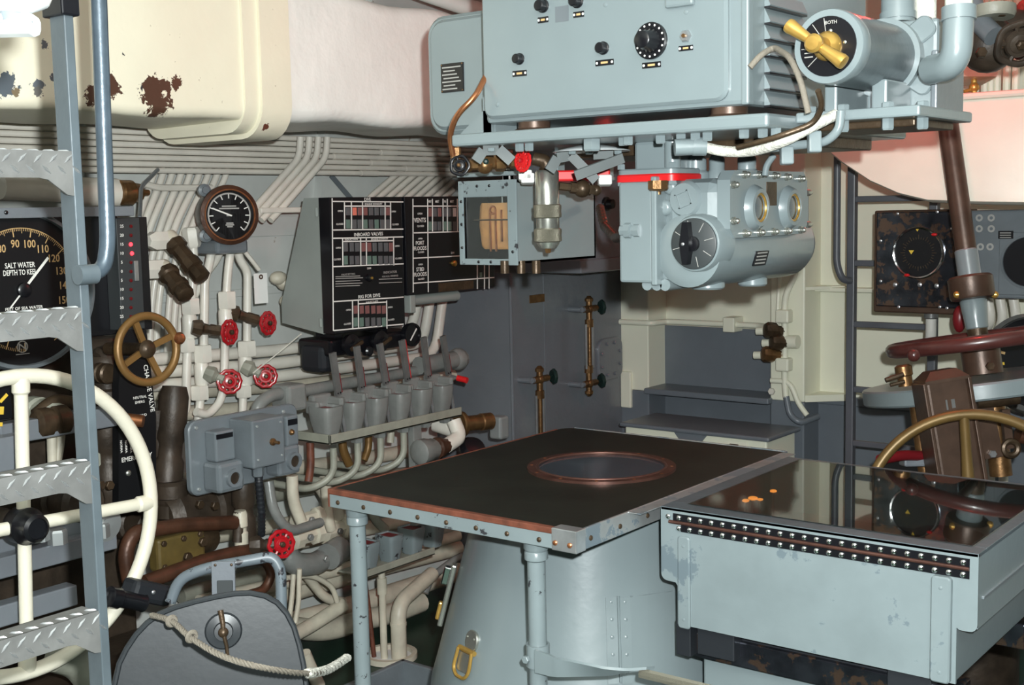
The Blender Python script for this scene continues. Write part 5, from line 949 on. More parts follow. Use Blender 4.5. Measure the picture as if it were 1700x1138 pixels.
# ================================================================== LADDER (left foreground)
t = thing('steel_ladder', 'grey steel ladder with diamond plate treads in front of the diving station', 'ladder', (-1.82, .93, 0))
for y in (1.158, .69): MB().box((-1.841, y, 0), (-1.8, y+.0175, 2.6), .002).build('rail', 'ladder_grey', t)
MB().box((-1.85, 1.15, 1.972), (-1.792, 1.183, 2.3), .003).build('rail_sleeve', 'black', t)
for zt_ in (1.757, 1.503, 1.247, .99, .735, .48, .23):
    ya, yb = .7075, 1.158
    tr = MB(); tr.box((-1.85, ya, zt_-.004), (-1.802, yb, zt_), .001)
    tr.prism([(-1.8045, ya, zt_), (-1.8045, yb, zt_), (-1.8045, yb, zt_-.072), (-1.8045, yb-.012, zt_-.07), (-1.8045, yb-.045, zt_-.046), (-1.8045, yb-.06, zt_-.043), (-1.8045, ya+.06, zt_-.043), (-1.8045, ya+.045, zt_-.046), (-1.8045, ya+.012, zt_-.07), (-1.8045, ya, zt_-.072)], (.0045, 0, 0)); tr.box((-1.85, ya, zt_-.04), (-1.846, yb, zt_), .001); tro = tr.build('tread', 'plate', t)
    m = MB(); k = 0; y = ya+.012
    while y < yb-.006:
        for row, (zo, sg) in enumerate(((-.012, 1), (-.03, -1))):
            Mx = fm((-1.8, y+(.0135 if row else 0), zt_+zo), AX) @ Matrix.Rotation(sg*.75, 4, 'Z'); m.loops([[V((-.0112, 0, 0)), V((0, -.003, 0)), V((.0112, 0, 0)), V((0, .003, 0))], [V((-.006, 0, .0026)), V((0, -.0011, .0026)), V((.006, 0, .0026)), V((0, .0011, .0026))]], M=Mx)
        for row in range(1):
            Mx = Matrix.Translation((-1.815-.03*row, y+(.0135 if row % 2 else 0), zt_)) @ Matrix.Rotation(.75*(-1)**row, 4, 'Z'); m.loops([[V((-.0112, 0, 0)), V((0, -.003, 0)), V((.0112, 0, 0)), V((0, .003, 0))], [V((-.006, 0, .0026)), V((0, -.0011, .0026)), V((.006, 0, .0026)), V((0, .0011, .0026))]], M=Mx)
        y += .027
    m.build('diamond_pattern', 'steel', tro, kind='stuff')
HX = -1.79
t = thing('ladder_handrail', 'glossy blue grey tubular handrail welded to the ladder rail', 'handrail', PX(150, 455, HX))
MB().tube([PX(161, -90, HX), PX(179, 405, HX), PX(172, 450, HX), PX(136, 456, HX)], .0132, 16, .07, 8).build('tube', 'rail_blue', t); MB().tube([PX(158, 455, HX), PX(128, 457, HX)], .0165, 14).build('weld_socket', 'ladder_grey', t)
# out of focus white fitting close to the camera
t = thing('overhead_fitting', 'white blurred lamp fitting hanging close at the ladder top', 'fitting', PD(20, 60, 1.3))
c = PD(5, -8, 1.3); MB().lathe(c, vu*-1, [(.02, -.05), (.045, -.03), (.05, -.004), (.046, .006), (.03, .014), (.001, .016)], 28).build('shade', 'white_fit', t)
Mx = fm(PD(18, 44, 1.32), -vf); m = MB(); m.box((-.06, -.011, -.01), (.031, .011, .02), .007, Mx); m.build('tube_holder', 'white_fit', t); MB().box((-.06, -.002, .0195), (.031, .0, .0215), 0, Mx).build('holder_slot', 'blue_grey', t)
MB().tube([PD(20, 40, 1.31), PD(10, -10, 1.32), PD(-10, -120, 1.34)], .012, 12, .02).build('stem', 'blue_grey', t)

# ================================================================== DIVING STATION
GX = -3.1
c = PX(43, 482, GX); R_ = .212
t = thing('depth_gauge', 'huge round black depth gauge with amber numerals behind the ladder', 'gauge', c-AZ*R_)
MB().lathe(c-AX*.104, AX, [(.2, 0), (.22, .01), (.222, .085), (.216, .1), (.206, .104), (.203, .08)], 64).build('bezel', 'blue_grey', t)
gf = MB().lathe(c-AX*.02, AX, [(.206, 0), (.206, .006), (.001, .006)], 56).build('dial_face', 'black_face', t); fo = c-AX*.0138
MB().torus(fo, AX, .168, .0012, 80, 4, math.radians(-60), math.radians(240), sy=.4).build('scale_arc', 'amber_mark', gf)
for n in range(0, 17):
    a = math.radians(97-19*(n-9)); d_ = AY*math.cos(a)+AZ*math.sin(a)
    m = MB(); bar(m, fo+d_*.145, fo+d_*.168, .0014, .0006, AX)
    for k in range(1, 10): a2 = a-math.radians(1.9*k); e_ = AY*math.cos(a2)+AZ*math.sin(a2); bar(m, fo+e_*(.16 if k != 5 else .154), fo+e_*.168, .0007, .0006, AX)
    m.build('scale_ticks', 'amber_mark', gf); text(str(n*10), fo+d_*.126, AX, .021, 'amber_mark', gf, 'numeral', sx=.85)
text('SALT WATER', PX(33, 441, GX-.014), AX, .0145, 'white_mark', gf, sx=.72); text('DEPTH TO KEEL', PX(33, 453, GX-.014), AX, .0145, 'white_mark', gf, sx=.66); text('FEET OF SEA WATER', PX(40, 512, GX-.014), AX, .008, 'white_mark', gf, sx=1.05)
m = MB(); a, b = PX(80, 428, GX-.01), PX(17, 512, GX-.01); bar(m, c.lerp(a, .18)-AX*.01, a, .0035, .0008, AX); bar(m, b, c-AX*.01, .002, .0008, AX); m.build('needle', 'white_mark', gf); MB().lathe(c-AX*.013, AX, [(.02, 0), (.02, .01), (.014, .014)], 20).build('needle_hub', 'black', gf)
e = PX(37, 576, GX-.014); MB().ring(e, AX, .014, .0165, .0008, 24).build('emblem_ring', 'grey_mark', gf); text('N', e, AX, .018, 'grey_mark', gf, 'emblem_letter', sx=1.3); m = MB(); bar(m, e-AY*.02-AZ*.02, e+AY*.02-AZ*.02, .001, .0005, AX); m.build('emblem_line', 'grey_mark', gf)
# panel behind
zt_ = PX(150, 352, -3.2).z; t = thing('gauge_board', 'black square gauge panel with grey top trim behind the depth gauge', 'panel', (-3.2, 1.85, 1.3)); yr = PX(200, 450, -3.2).y
MB().box((-3.24, 1.2, 1.3), (-3.2, yr, zt_), .003).build('panel', 'black', t); tz0, tz1 = PX(100, 361, -3.09).z, PX(100, 344, -3.09).z; ye = PX(222, 355, -3.09).y; tt = MB().box((-3.098, 1.2, tz0), (-3.086, ye, tz1), .002).build('top_trim', 'tank_grey', t); MB().box((-3.24, 2.09, tz0), (-3.096, ye, tz1), .002).build('trim_bracket', 'tank_grey', t); MB().box((-3.24, 1.2, tz0), (-3.096, 1.24, tz1), .002).build('trim_bracket', 'tank_grey', t)
rivet(PX(10, 353, -3.086), AX, .006, t, 'black', 'screw')
ya, yb = PX(197, 450, -3.14).y, PX(236, 450, -3.14).y; z1, z0 = PX(217, 362, -3.14).z, PX(217, 548, -3.14).z
t = thing('angle_indicator', 'narrow black angle indicator strip with red lights and white numbers', 'indicator', (-3.15, (ya+yb)/2, z0))
pn = MB().box((-3.2, ya, z0), (-3.14, yb, z1), .002).build('panel', 'dial_grey', t); MB().box((-3.25, yb, z0-.005), (-3.145, yb+.03, z1+.002), .002).build('side_edge', 'black', t)
for i in range(11):
    yy = 376+15*i; text(str(abs(25-5*i)), PX(202, yy, -3.14), AX, .0085, 'white_mark', pn, 'numeral', sx=1.1)
    lit = i in (2, 3); MB().lathe(PX(217 if i != 3 else 219, yy, -3.14), AX, [(.006 if lit else .005, 0), (.005, .003), (.001, .004)], 12).build('indicator_light', 'red_led' if lit else 'red_led_off', t)
a = PX(226, 450, -3.138); MB().box((-3.14, a.y-.006, a.z-.03), (-3.136, a.y+.008, a.z+.03), .001).build('chrome_catch', 'steel', t)
# large white wheel
c = PX(40, 873, -2.75); t = thing('planes_handwheel', 'big white painted diving planes wheel with black hub', 'wheel', c-AZ*.37)
R_ = .365; MB().torus(c, AX, R_, .0185, 80, 14).build('rim', 'wheel_white', t)
for i in range(4):
    a = math.radians(90*i-2.5); d_ = AY*math.cos(a)+AZ*math.sin(a); m = MB(); m.cyl(c+d_*.02, c+d_*R_, .0165, n=16); m.lathe(c+d_*(R_-.045), d_, [(.0165, 0), (.0215, .006), (.0215, .03), (.02, .04)], 16); m.build('spoke', 'wheel_white', t)
MB().lathe(c-AX*.03, AX, [(.04, 0), (.046, .01), (.046, .05), (.036, .062), (.034, .085), (.026, .092), (.024, .086), (.001, .086)], 32).build('hub', 'black', t)
MB().cyl(c-AX*.45, c-AX*.02, .03, n=16).build('shaft', 'mach_brown', t)
p = PX(212, 1000, -2.72); t = thing('wheel_knob', 'black clamped knob grip on the lower rim of the white wheel', 'handle', p-AZ*.04)
Mx = fm(PX(243, 983, -2.73), AX) @ Matrix.Rotation(-.42, 4, 'Z'); m = MB(); m.box((-.065, -.028, -.03), (.065, .028, .035), .014, Mx); cl = m.build('clamp', 'rubber', t); rivet(Mx @ V((-.005, .004, .035)), AX, .006, cl, 'steel', 'screw')
Mx = fm(PX(207, 996, -2.7), AX) @ Matrix.Rotation(-.42, 4, 'Z'); m = MB(); m.lathe((-.055, 0, 0), AX, [(.018, 0), (.027, .006), (.027, .035), (.022, .04), (.022, .11), (.024, .115)], 18, Mx); m.build('grip', 'black', t)
# bronze handwheel
c = PX(245, 580, -2.88); ax = V((1, -.05, .05)).normalized(); t = thing('bronze_handwheel', 'dull bronze three spoked handwheel with crank knob', 'wheel', c-AZ*.1); R_ = .092
MB().torus(c, ax, R_, .0115, 56, 12).build('rim', 'wheel_bronze', t); x_, y_, z_ = frame(ax)
for a in (35, 108, 200, 287):
    if a == 35: d_ = None
for a in (20, 112, 205, 292):
    d_ = x_*math.cos(math.radians(a))+y_*math.sin(math.radians(a)); m = MB(); bar(m, c+d_*.015-ax*.008, c+d_*R_, .0085, .005, ax); m.build('spoke', 'wheel_bronze', t)
MB().lathe(c-ax*.2, ax, [(.018, 0), (.018, .17), (.024, .18), (.026, .2), (.018, .212), (.008, .216)], 18).build('hub', 'dark_bronze', t)
k = PX(297, 562, -2.87); MB().lathe(k-ax*.015, ax, [(.012, 0), (.017, .01), (.018, .02), (.012, .03), (.001, .033)], 18).build('crank_knob', 'copper', t)
# emergency change valve plate
t = thing('valve_plate', 'black EMERGENCY change valve plate behind the white wheel', 'plate', PX(228, 900, -3.05)); Xp = -3.05
P = [PX(203, 548, Xp), PX(243, 548, Xp), PX(259, 690, Xp), PX(259, 850, Xp), PX(197, 850, Xp), PX(197, 640, Xp)]
pn = MB().prism([p-AX*.03 for p in P], (.03, 0, 0)).build('plate', 'black_face', t)
text('EMERGENCY', PX(227, 760, Xp), AX, .0135, 'white_mark', pn, sx=.95); text('CHANGE VALVE', PX(247, 645, Xp), AX, .0145, 'white_mark', pn, up=AY+AZ*.12, sx=.95)
for py in (660, 668): text('NEUTRAL' if py < 665 else 'EMERG', PX(232, py, Xp), AX, .0075, 'white_mark', pn)
text('HAND', PX(236, 690, Xp), AX, .0075, 'white_mark', pn)
for px in (201, 209, 217): text('NORMAL'[:5], PX(px, 742, Xp), AX, .007, 'white_mark', pn, up=AY)
rivet(PX(213, 786, Xp), AX, .009, pn, 'nickel', 'screw'); m = MB(); a = PX(213, 700, Xp-.1); b = PX(238, 700, Xp+.06); m.cyl(V((Xp-.01, b.y-.06, b.z+.015)), b, .018, n=14); m.build('lever_stub', 'copper', t)
# dark gear behind the wheel
t = thing('planes_gear', 'dark brown diving planes drive gear and valves behind the white wheel', 'machinery', (-3.3, 1.8, 0))
MB().box((-3.6, .9, 0), (-3.3, 2.26, 1.28), .01).build('gear_case', 'mach_brown', t)
def lump(px, py, X, r_, L_, ax, ma='mach_brown', name='valve_body', n=14): p = PX(px, py, X); MB().lathe(p-V(ax).normalized()*L_*.5, ax, [(r_*.7, 0), (r_, L_*.1), (r_, L_*.42), (r_*.82, L_*.46), (r_*.82, L_*.56), (r_, L_*.6), (r_, L_*.92), (r_*.8, L_)], n).build(name, ma, t)
lump(178, 640, -3.2, .05, .18, AZ); lump(186, 592, -3.2, .04, .1, (0, 1, .2)); lump(172, 620, -3.13, .03, .06, AX, 'dark_bronze'); lump(282, 750, -3.12, .045, .4, (0, .15, 1), 'mach_brown'); lump(285, 830, -3.1, .055, .12, AZ, 'mach_brown'); lump(335, 845, -3.1, .085, .3, AY, 'mach_brown', n=24); lump(318, 900, -3.02, .045, .16, AY, 'dark_bronze'); lump(180, 760, -3.15, .05, .3, AZ, 'mach_brown'); lump(70, 690, -3.1, .05, .14, AX, 'olive_grey'); lump(85, 700, -3.0, .04, .1, AY, 'dark_bronze'); lump(110, 830, -3.1, .07, .2, AX, 'mach_brown'); lump(230, 870, -3.2, .06, .18, AX, 'mach_brown'); lump(405, 850, -2.98, .036, .22, AZ, 'mach_brown'); lump(400, 880, -2.95, .022, .12, AZ, 'dirty_pipe')
for px, py, X in ((165, 806, -3.05), (180, 806, -3.05), (330, 838, -2.98), (355, 840, -2.98), (335, 900, -2.93), (310, 925, -2.93)): bolt(PX(px, py, X), AX, .014, t, 'dark_bronze')
for pts, r_, ma, X in (([(390, 868), (300, 872), (265, 878), (220, 885), (207, 920), (215, 965)], .022, 'red_brown', -2.95), ([(470, 908), (380, 920), (330, 935), (240, 968)], .022, 'red_brown', -2.92), ([(395, 900), (398, 850)], .018, 'mach_brown', -2.95), ([(260, 680), (268, 760), (280, 830)], .03, 'mach_brown', -3.15), ([(100, 690), (100, 730), (90, 790)], .014, 'dirty_pipe', -3.1), ([(85, 700), (88, 790)], .014, 'dirty_pipe', -3.1), ([(158, 735), (160, 800)], .026, 'olive_grey', -3.16), ([(120, 670), (90, 665), (60, 690)], .02, 'dark_bronze', -3.05), ([(405, 935), (440, 930), (452, 955), (440, 980), (405, 990)], .014, 'red_brown', -2.85)):
    MB().tube([PX(a, b, X) for a, b in pts], r_, 12, .07).build('pipe', ma, t)
a = PX(298, 912, -2.98); MB().box((a.x-.03, a.y-.09, a.z-.05), (a.x+.02, a.y+.08, a.z+.05), .01).build('cover_plate', 'mustard', t)
for dy in (-.07, 0, .06):
    for dz in (-.035, .035): bolt((a.x+.02, a.y+dy, a.z+dz), AX, .009, t, 'dark_bronze')
for px0, px1, py0_, py1_, X in ((0, 196, 712, 702, -2.98), (-40, 50, 755, 758, -2.9), (-60, 196, 935, 918, -2.95), (-60, 130, 1030, 1000, -2.9), (-60, 196, 900, 888, -3.0)):
    a, b = PX(px0, py0_, X), PX(px1, py1_, X); h = .028 if py0_ != 755 else .045; MB().box((X-.05, a.y, (a.z+b.z)/2-h), (X, b.y, (a.z+b.z)/2+h), .004).build('bracket_bar', 'tank_grey', t)
for px, py in ((95, 885), (65, 880), (166, 875)): p = PX(px, py, -2.95); bolt(p-AZ*.03, AZ, .026, t, 'bolt_steel', 'nut', 1.6)
p = PX(172, 870, -2.96); MB().lathe(p, AX, [(.05, -.02), (.05, .01), (.016, .012), (.016, .02)], 20).build('flange', 'bolt_steel', t)
p = PX(5, 660, -2.95); m = MB(); m.box((p.x-.02, p.y-.08, p.z-.06), (p.x, p.y+.025, p.z+.06), .006); pn = m.build('yellow_dial', 'black', t); m = MB(); bar(m, PX(0, 668, -2.948), PX(12, 655, -2.948), .004, .001, AX); bar(m, PX(-8, 682, -2.948), PX(6, 682, -2.948), .01, .001, AX); bar(m, PX(-8, 705, -2.948), PX(4, 705, -2.948), .005, .001, AX); m.build('yellow_marks', 'yellow_mark', pn)
for px, py in ((180, 1010), (110, 1090), (60, 1125), (330, 990)): pass
MB().box((-3.3, .9, 0), (-2.9, 2.3, .35), .01).build('low_bed', 'mach_brown', t); MB().tube([PX(95, 1085, -2.85), PX(130, 1095, -2.85), PX(150, 1120, -2.85)], .05, 12, .05).build('bilge_fitting', 'olive_grey', t)

# ================================================================== SEAT PANEL, FRAME, ROPE
sn = V((.75, -.62, .18)).normalized(); sc = PD(352, 1150, 2.78)
t = thing('folding_seat', 'round topped grey seat back panel with dark turn latch', 'seat', (sc.x, sc.y, sc.z-.28))
Mx = fm(sc, sn); Mi = Mx.inverted(); P = []
for a_, b_ in ((190, 1138), (198, 1102), (210, 1078), (226, 1054), (244, 1035), (264, 1020), (290, 1009), (325, 999), (360, 991), (390, 986), (415, 985), (440, 990), (460, 1001), (476, 1019), (488, 1042), (497, 1072), (504, 1105), (508, 1138), (512, 1230), (180, 1230)):
    k = ray(a_, b_); q = Mi @ (EYE+k*((sc-EYE).dot(sn)/k.dot(sn))); P.append((q.x, q.y))
def dsh(m, s, z0_, z1_, e=.006): m.loops([[V((x*s, y*s, z0_)) for x, y in P], [V((x*s, y*s, z1_-e)) for x, y in P], [V((x*(s-.02), y*(s-.02), z1_)) for x, y in P]], M=Mx); return m
dsh(MB(), 1.0, -.03, .0).build('panel', 'seat_grey', t)
MB().tube([Mx @ V((x*1.0, y*1.0, .001)) for x, y in P], .0065, 8).build('edge_bead', 'seat_grey', t)
k = ray(371, 1048); lp = EYE+k*((sc-EYE).dot(sn)/k.dot(sn)); b_ = MB().lathe(lp, sn, [(.042, 0), (.038, .006), (.022, .009), (.02, .02), (.001, .021)], 28).build('latch_boss', 'seat_grey', t)
x_, y_, z_ = frame(sn); m = MB(); m.tube([lp+sn*.026+y_*.05-x_*.004, lp+sn*.027+y_*.02, lp+sn*.028, lp+sn*.026-y_*.03+x_*.006, lp+sn*.02-y_*.062+x_*.008], lambda s_: .0065-.003*s_, 10); m.sph(lp+sn*.024, .012, 12, 8); m.build('turn_latch', 'dark_bronze', b_)
MB().box(Mx @ V((-.02, -.9, -.1)), Mx @ V((.02, -.1, -.04)), 0).build('post', 'rubber', t) if False else MB().cyl(V((sc.x-.05, sc.y+.04, 0)), V((sc.x-.05, sc.y+.04, sc.z)), .03, n=14).build('pedestal', 'rubber', t)
fr = [PD(283, 1000, 2.92), PD(297, 962, 2.92), PD(340, 944, 2.92), PD(452, 924, 2.95), PD(466, 945, 2.95), PD(468, 1040, 2.95)]
t = thing('seat_frame', 'chipped grey tube frame standing behind the round topped seat', 'frame', PD(380, 1030, 2.95))
MB().tube(fr, .0135, 12, .035).build('tube', 'frame_chip', t)
fpn = fm(PD(371, 968, 2.9), -vf); m = MB(); slab(m, fpn, .055, .1, .004, -.004, .002, .001); m.build('name_plate', 'tank_grey', t); m = MB(); slab(m, fpn @ Matrix.Translation((.004, -.016, 0)), .038, .044, .003, .002, .004, .001); m.build('dark_tag', 'dial_grey', t)
for sx in (-.018, .02): rivet(fpn @ V((sx, .042, .002)), -vf, .0035, t, 'dark_bronze')
rp = [PD(252, 1022, 2.68), PD(285, 1032, 2.6), PD(318, 1060, 2.52), PD(370, 1090, 2.46), PD(440, 1110, 2.46), PD(510, 1119, 2.62), PD(545, 1112, 2.85), PD(577, 1092, 3.05)]
def spline(P, n):
    out = []
    for i in range(n+1):
        u_ = i/n*(len(P)-1); j = min(int(u_), len(P)-2); f = u_-j; a, b = P[j], P[j+1]; p0 = P[max(j-1, 0)]; p3 = P[min(j+2, len(P)-1)]
        out.append(.5*((2*a)+(b-p0)*f+(2*p0-5*a+4*b-p3)*f*f+(3*a-p0-3*b+p3)*f**3))
    return out
t = thing('barrier_rope', 'twisted rope sagging from the wheel knob to the table leg', 'rope', rp[3]); S = spline(rp, 260)
for k in range(3):
    m = MB(); pts = []
    for i, p in enumerate(S):
        a = i*.62+k*2.094; tg = (S[min(i+1, 260)]-S[max(i-1, 0)]).normalized(); x_, y_, _ = frame(tg); pts.append(p+(x_*math.cos(a)+y_*math.sin(a))*.0034)
    m.tube(pts, .0034, 6); m.build('strand', 'rope', t)
S2 = spline(rp[5:], 60)
for k in range(2):
    m = MB(); pts = []
    for i, p in enumerate(S2): a = i*.75+k*3.14; x_, y_, _ = frame((S2[min(i+1, 60)]-S2[max(i-1, 0)]).normalized()); pts.append(p+(x_*math.cos(a)+y_*math.sin(a))*.0065)
    m.tube(pts, .005, 6); m.build('whipping', 'braid', t)
MB().torus(rp[1], rp[2]-rp[0], .009, .005, 16, 6).build('knot', 'rope', t); MB().torus(rp[2]+vu*.003, rp[3]-rp[1], .01, .005, 16, 6).build('knot', 'rope', t)
# ================================================================== BULKHEAD SIDE (right)
LY = 4.7
t = thing('bulkhead_ladder', 'thin grey metal ladder standing in front of the cream bulkhead', 'ladder', PY(1480, 900, LY))
xl = PY(1412, 500, LY).x; xr = PY(1547, 540, LY).x
for x in (xl, xr): MB().box((x-.016, LY-.006, 0), (x+.016, LY+.03, 2.2), .004).build('rail', 'bar_grey', t)
for py in (330, 438, 541, 651, 742): z = PY(1470, py, LY).z; MB().box((xl, LY, z-.012), (xr, LY+.02, z+.012), .004).build('rung', 'bar_grey', t)
m = MB(); a = PY(1388, 200, LY-.06); b = PY(1389, 440, LY-.06); m.tube([(b.x, LY-.06, 2.1), (b.x, LY-.06, b.z), (b.x+.02, LY-.05, b.z-.06), (xl, LY, b.z-.065)], .014, 12, .05); m.build('handrail', 'bar_grey', t)
# cream duct with curved end
DYF = 4.15
t = thing('supply_duct', 'pinkish cream ventilation duct with curved underside above the compass', 'duct', PY(1600, 340, DYF))
O = [(1300, 200), (1345, 232), (1390, 270), (1440, 303), (1490, 325), (1540, 337), (1620, 340), (1900, 345), (1900, 120), (1700, 155), (1560, 163), (1300, 170)]
Q = [PY(a, b, DYF) for a, b in O]; cx = sum((p for p in Q), V())/len(Q)
m = MB(); m.loops([[p+AY*.43 for p in Q], [p+AY*.05 for p in Q], [p.lerp(cx, .02)+AY*.02 for p in Q], [p.lerp(cx, .06) for p in Q]]); m.build('duct_body', 'cream', t, 50)
MB().tube([PY(1900, 118, DYF), PY(1700, 154, DYF), PY(1556, 164, DYF)], .012, 8).build('top_bead', 'cream', t)
# compass repeater
KY = 4.5; a, b = PY(1455, 350, KY), PY(1600, 518, KY); c = PY(1525, 420, KY-.02)
t = thing('compass_repeater', 'square tarnished chrome gyro compass repeater with round dark dial', 'compass', ((a.x+b.x)/2, KY, b.z))
MB().box((a.x-.006, KY-.005, b.z-.012), (b.x, KY+.14, a.z), .006).build('case', 'steer_brown', t); fp_ = MB().box((a.x+.008, KY-.02, b.z+.012), (b.x, KY-.004, a.z-.006), .004).build('face_plate', 'dark_chrome', t)
MB().lathe(c, -AY, [(.096, 0), (.096, .008), (.092, .012), (.087, .01), (.086, .002)], 48).build('dial_ring', 'chrome', t); dfc = MB().lathe(c, -AY, [(.0865, 0), (.0865, .003), (.001, .003)], 40).build('dial_face', 'black', t)
for i in range(36):
    an = 2*math.pi*i/36; d_ = AX*math.cos(an)+AZ*math.sin(an); m = MB(); bar(m, c-AY*.0035+d_*.05, c-AY*.0035+d_*(.058 if i % 3 else .066), .0012, .0005, -AY); m.build('card_mark', 'dark_bronze', dfc)
for px, py, k in ((1523, 380, 1), (1513, 418, 0)): p = PY(px, py, KY-.0245); MB().prism([p+AX*-.01+AZ*.005, p+AX*.01+AZ*.005, p-AZ*.01], (0, -.001, 0)).build('lubber_mark', 'yellow_mark', dfc)
for px, py in ((1490, 355), (1556, 352), (1462, 400), (1462, 467), (1486, 473), (1527, 473), (1555, 475), (1492, 510), (1560, 510), (1572, 512), (1580, 380), (1588, 395)): rivet(PY(px, py, KY-.02), -AY, .009 if py in (473, 475) else .006, fp_, 'steel', 'screw', .7)
for an in (48, 245): d_ = AX*math.cos(math.radians(an))+AZ*math.sin(math.radians(an)); m = MB(); m.sph(c+d_*.09-AY*.012, .006, 8, 6, (1.8, 1, 1)); m.build('red_marker', 'red_bright', dfc)
p = PY(1538, 522, KY); m = MB(); m.lathe((p.x, KY+.05, b.z-.01), -AZ, [(.026, 0), (.026, .02), (.02, .025)], 14); m.build('cable_gland', 'plate', t); m = MB(); m.tube([(p.x, KY+.05, b.z-.03), (p.x, KY+.05, b.z-.09), (p.x-.005, KY+.06, b.z-.12)], .02, 12, .03); m.build('taped_cable', 'tape', t)
# grey panel right of the compass
PYY = 4.55; xk = b.x; a, b = PY(1590, 350, PYY), PY(1800, 500, PYY); a.x = xk-.001
t = thing('helm_instrument', 'grey helm instrument panel with large round dark dial', 'panel', ((a.x+b.x)/2, PYY, b.z)); MB().box((a.x, PYY, b.z), (b.x, PYY+.12, a.z), .008).build('case', 'blue_grey', t)
d0, d1 = PY(1660, 386, PYY), PY(1760, 492, PYY); MB().box((d0.x, PYY-.006, d1.z), (d1.x, PYY, d0.z), .003).build('dial_plate', 'blue_grey', t); c = PY(1708, 435, PYY-.006); MB().lathe(c, -AY, [(.096, 0), (.096, .006), (.088, .008), (.086, .001)], 40).build('dial_ring', 'blue_grey', t); MB().lathe(c, -AY, [(.087, 0), (.087, .003), (.001, .003)], 32).build('dial_face', 'black', t)
p = PY(1670, 390, PYY-.007); MB().box((p.x-.026, PYY-.009, p.z-.014), (p.x+.026, PYY-.006, p.z+.014), 0).build('label_plate', 'black', t)
for k in range(3): MB().box((p.x-.02, PYY-.01, p.z+.008-k*.008), (p.x+.018, PYY-.009, p.z+.005-k*.008), 0).build('plate_text', 'grey_mark', t)
for px, py in ((1626, 362), (1646, 362), (1626, 380), (1646, 380), (1628, 410), (1644, 410)):
    p = PY(px, py, PYY); MB().ring(p-AY*.001, -AY, .006, .013, .002, 16).build('stencil_ring', 'grey_mark', t)
# steering post, wheels and stand
SD = 3.95
pt_, pb_ = PD(1566, 150, 4.0), PD(1632, 615, 3.92); pax = (pt_-pb_).normalized()
def pp(py): return pb_.lerp(pt_, (615-py)/(615-150))
t = thing('steering_post', 'slanting brown steering post with grey sleeves and maroon wheel rim', 'steering post', pb_-AZ*.7)
MB().cyl(pp(425), pp(60), .033, n=18).build('post', 'maroon' if False else 'steer_brown', t); MB().lathe(pp(462), pax, [(.036, -.0), (.036, .085), (.032, .09)], 18).build('sleeve', 'grey', t)
MB().lathe(pp(500), pax, [(.036, 0), (.066, .004), (.07, .012), (.07, .07), (.062, .078), (.034, .08)], 28).build('clamp_collar', 'steer_brown', t); MB().lathe(pp(548), pax, [(.03, 0), (.034, .004), (.036, .03), (.042, .09), (.036, .1)], 18).build('sleeve', 'grey', t)
for dx in (-.06, .06): p = pp(492)+vr*dx-vf*.03; MB().sph(p, .012, 8, 6).build('clip', 'brass', t)
MB().cyl(pp(620), pp(545), .031, n=18).build('shaft', 'dark_bronze', t); MB().lathe(pp(622), pax, [(.06, 0), (.06, .08), (.05, .09)], 24).build('hub', 'steer_brown', t)
p = pp(608)-vf*.058; bolt(p, -vf, .014, t, 'dark_bronze')
kr = ray(1640, 575).normalized(); wax = (pax-kr*(pax.dot(kr)+.035)).normalized(); wc = pp(566)-pax*.0
MB().torus(wc, wax, .265, .023, 72, 12).build('wheel_rim', 'maroon', t)
x_, y_, z_ = frame(wax)
for a in (15, 135, 255): d_ = x_*math.cos(math.radians(a))+y_*math.sin(math.radians(a)); MB().cyl(wc+d_*.03, wc+d_*.26, .014, n=10).build('wheel_spoke', 'steer_brown', t)
k = PD(1517, 590, 3.75); MB().sph(k, .02, 12, 8).build('rim_joint', 'maroon', t)
t = thing('helm_stand', 'tilted helm stand with grey ring plate and brown gear column', 'stand', PD(1600, 900, 3.95))
rc_ = PD(1625, 640, 4.0); MB().lathe(rc_-wax*.025, wax, [(.28, 0), (.36, 0), (.365, .006), (.365, .046), (.36, .052), (.28, .052), (.02, .03)], 72).build('ring_plate', 'grey', t)
ca, cb_ = PD(1560, 628, 3.72), PD(1592, 800, 3.7); cd_ = (ca-cb_).normalized(); Mx = fm(ca.lerp(cb_, .5), -vf, cd_); L_ = (ca-cb_).length/2
m = MB(); m.box((-.062, -L_-.12, -.05), (.062, L_, .05), .008, Mx); m.loops([[V((x*s, L_+h, y*s)) for x, y in ((-.066, -.055), (.066, -.055), (.066, .055), (-.066, .055))] for h, s in ((-.01, 1), (0, 1), (.025, .6))], M=Mx); m.build('gear_column', 'steer_brown', t)
for sx in (-.068, .066): MB().box((sx-.006, -L_-.12, -.056), (sx+.006, L_-.005, .056), .003, Mx).build('column_flange', 'steer_brown', t)
m = MB(); m.box((-.015, .065, .05), (-.01, .095, .053), 0, Mx); m.box((.002, .068, .05), (.012, .094, .053), 0, Mx); m.build('column_mark', 'plate', t)
MB().cyl(PD(1519, 655, 3.85), PD(1537, 790, 3.85), .022, n=16).build('guide_rod', 'bronze', t)
a = PD(1503, 636, 3.78); MB().lathe(a, wax, [(.022, -.01), (.022, .02), (.026, .024), (.026, .05), (.018, .056)], 12).build('locking_knob', 'bronze', t); m = MB(); m.tube([PD(1470, 632, 3.75), PD(1500, 622, 3.75)], .008, 8); m.tube([PD(1478, 640, 3.75), PD(1502, 634, 3.75)], .006, 8); m.build('lock_lever', 'dark_bronze', t)
MB().cyl(PD(1648, 655, 3.85), PD(1662, 790, 3.85), .034, n=18).build('drive_shaft', 'bronze', t); MB().lathe(PD(1648, 655, 3.85), -wax, [(.06, -.02), (.06, 0), (.05, .014), (.04, .03)], 20).build('shaft_flange', 'bronze', t)
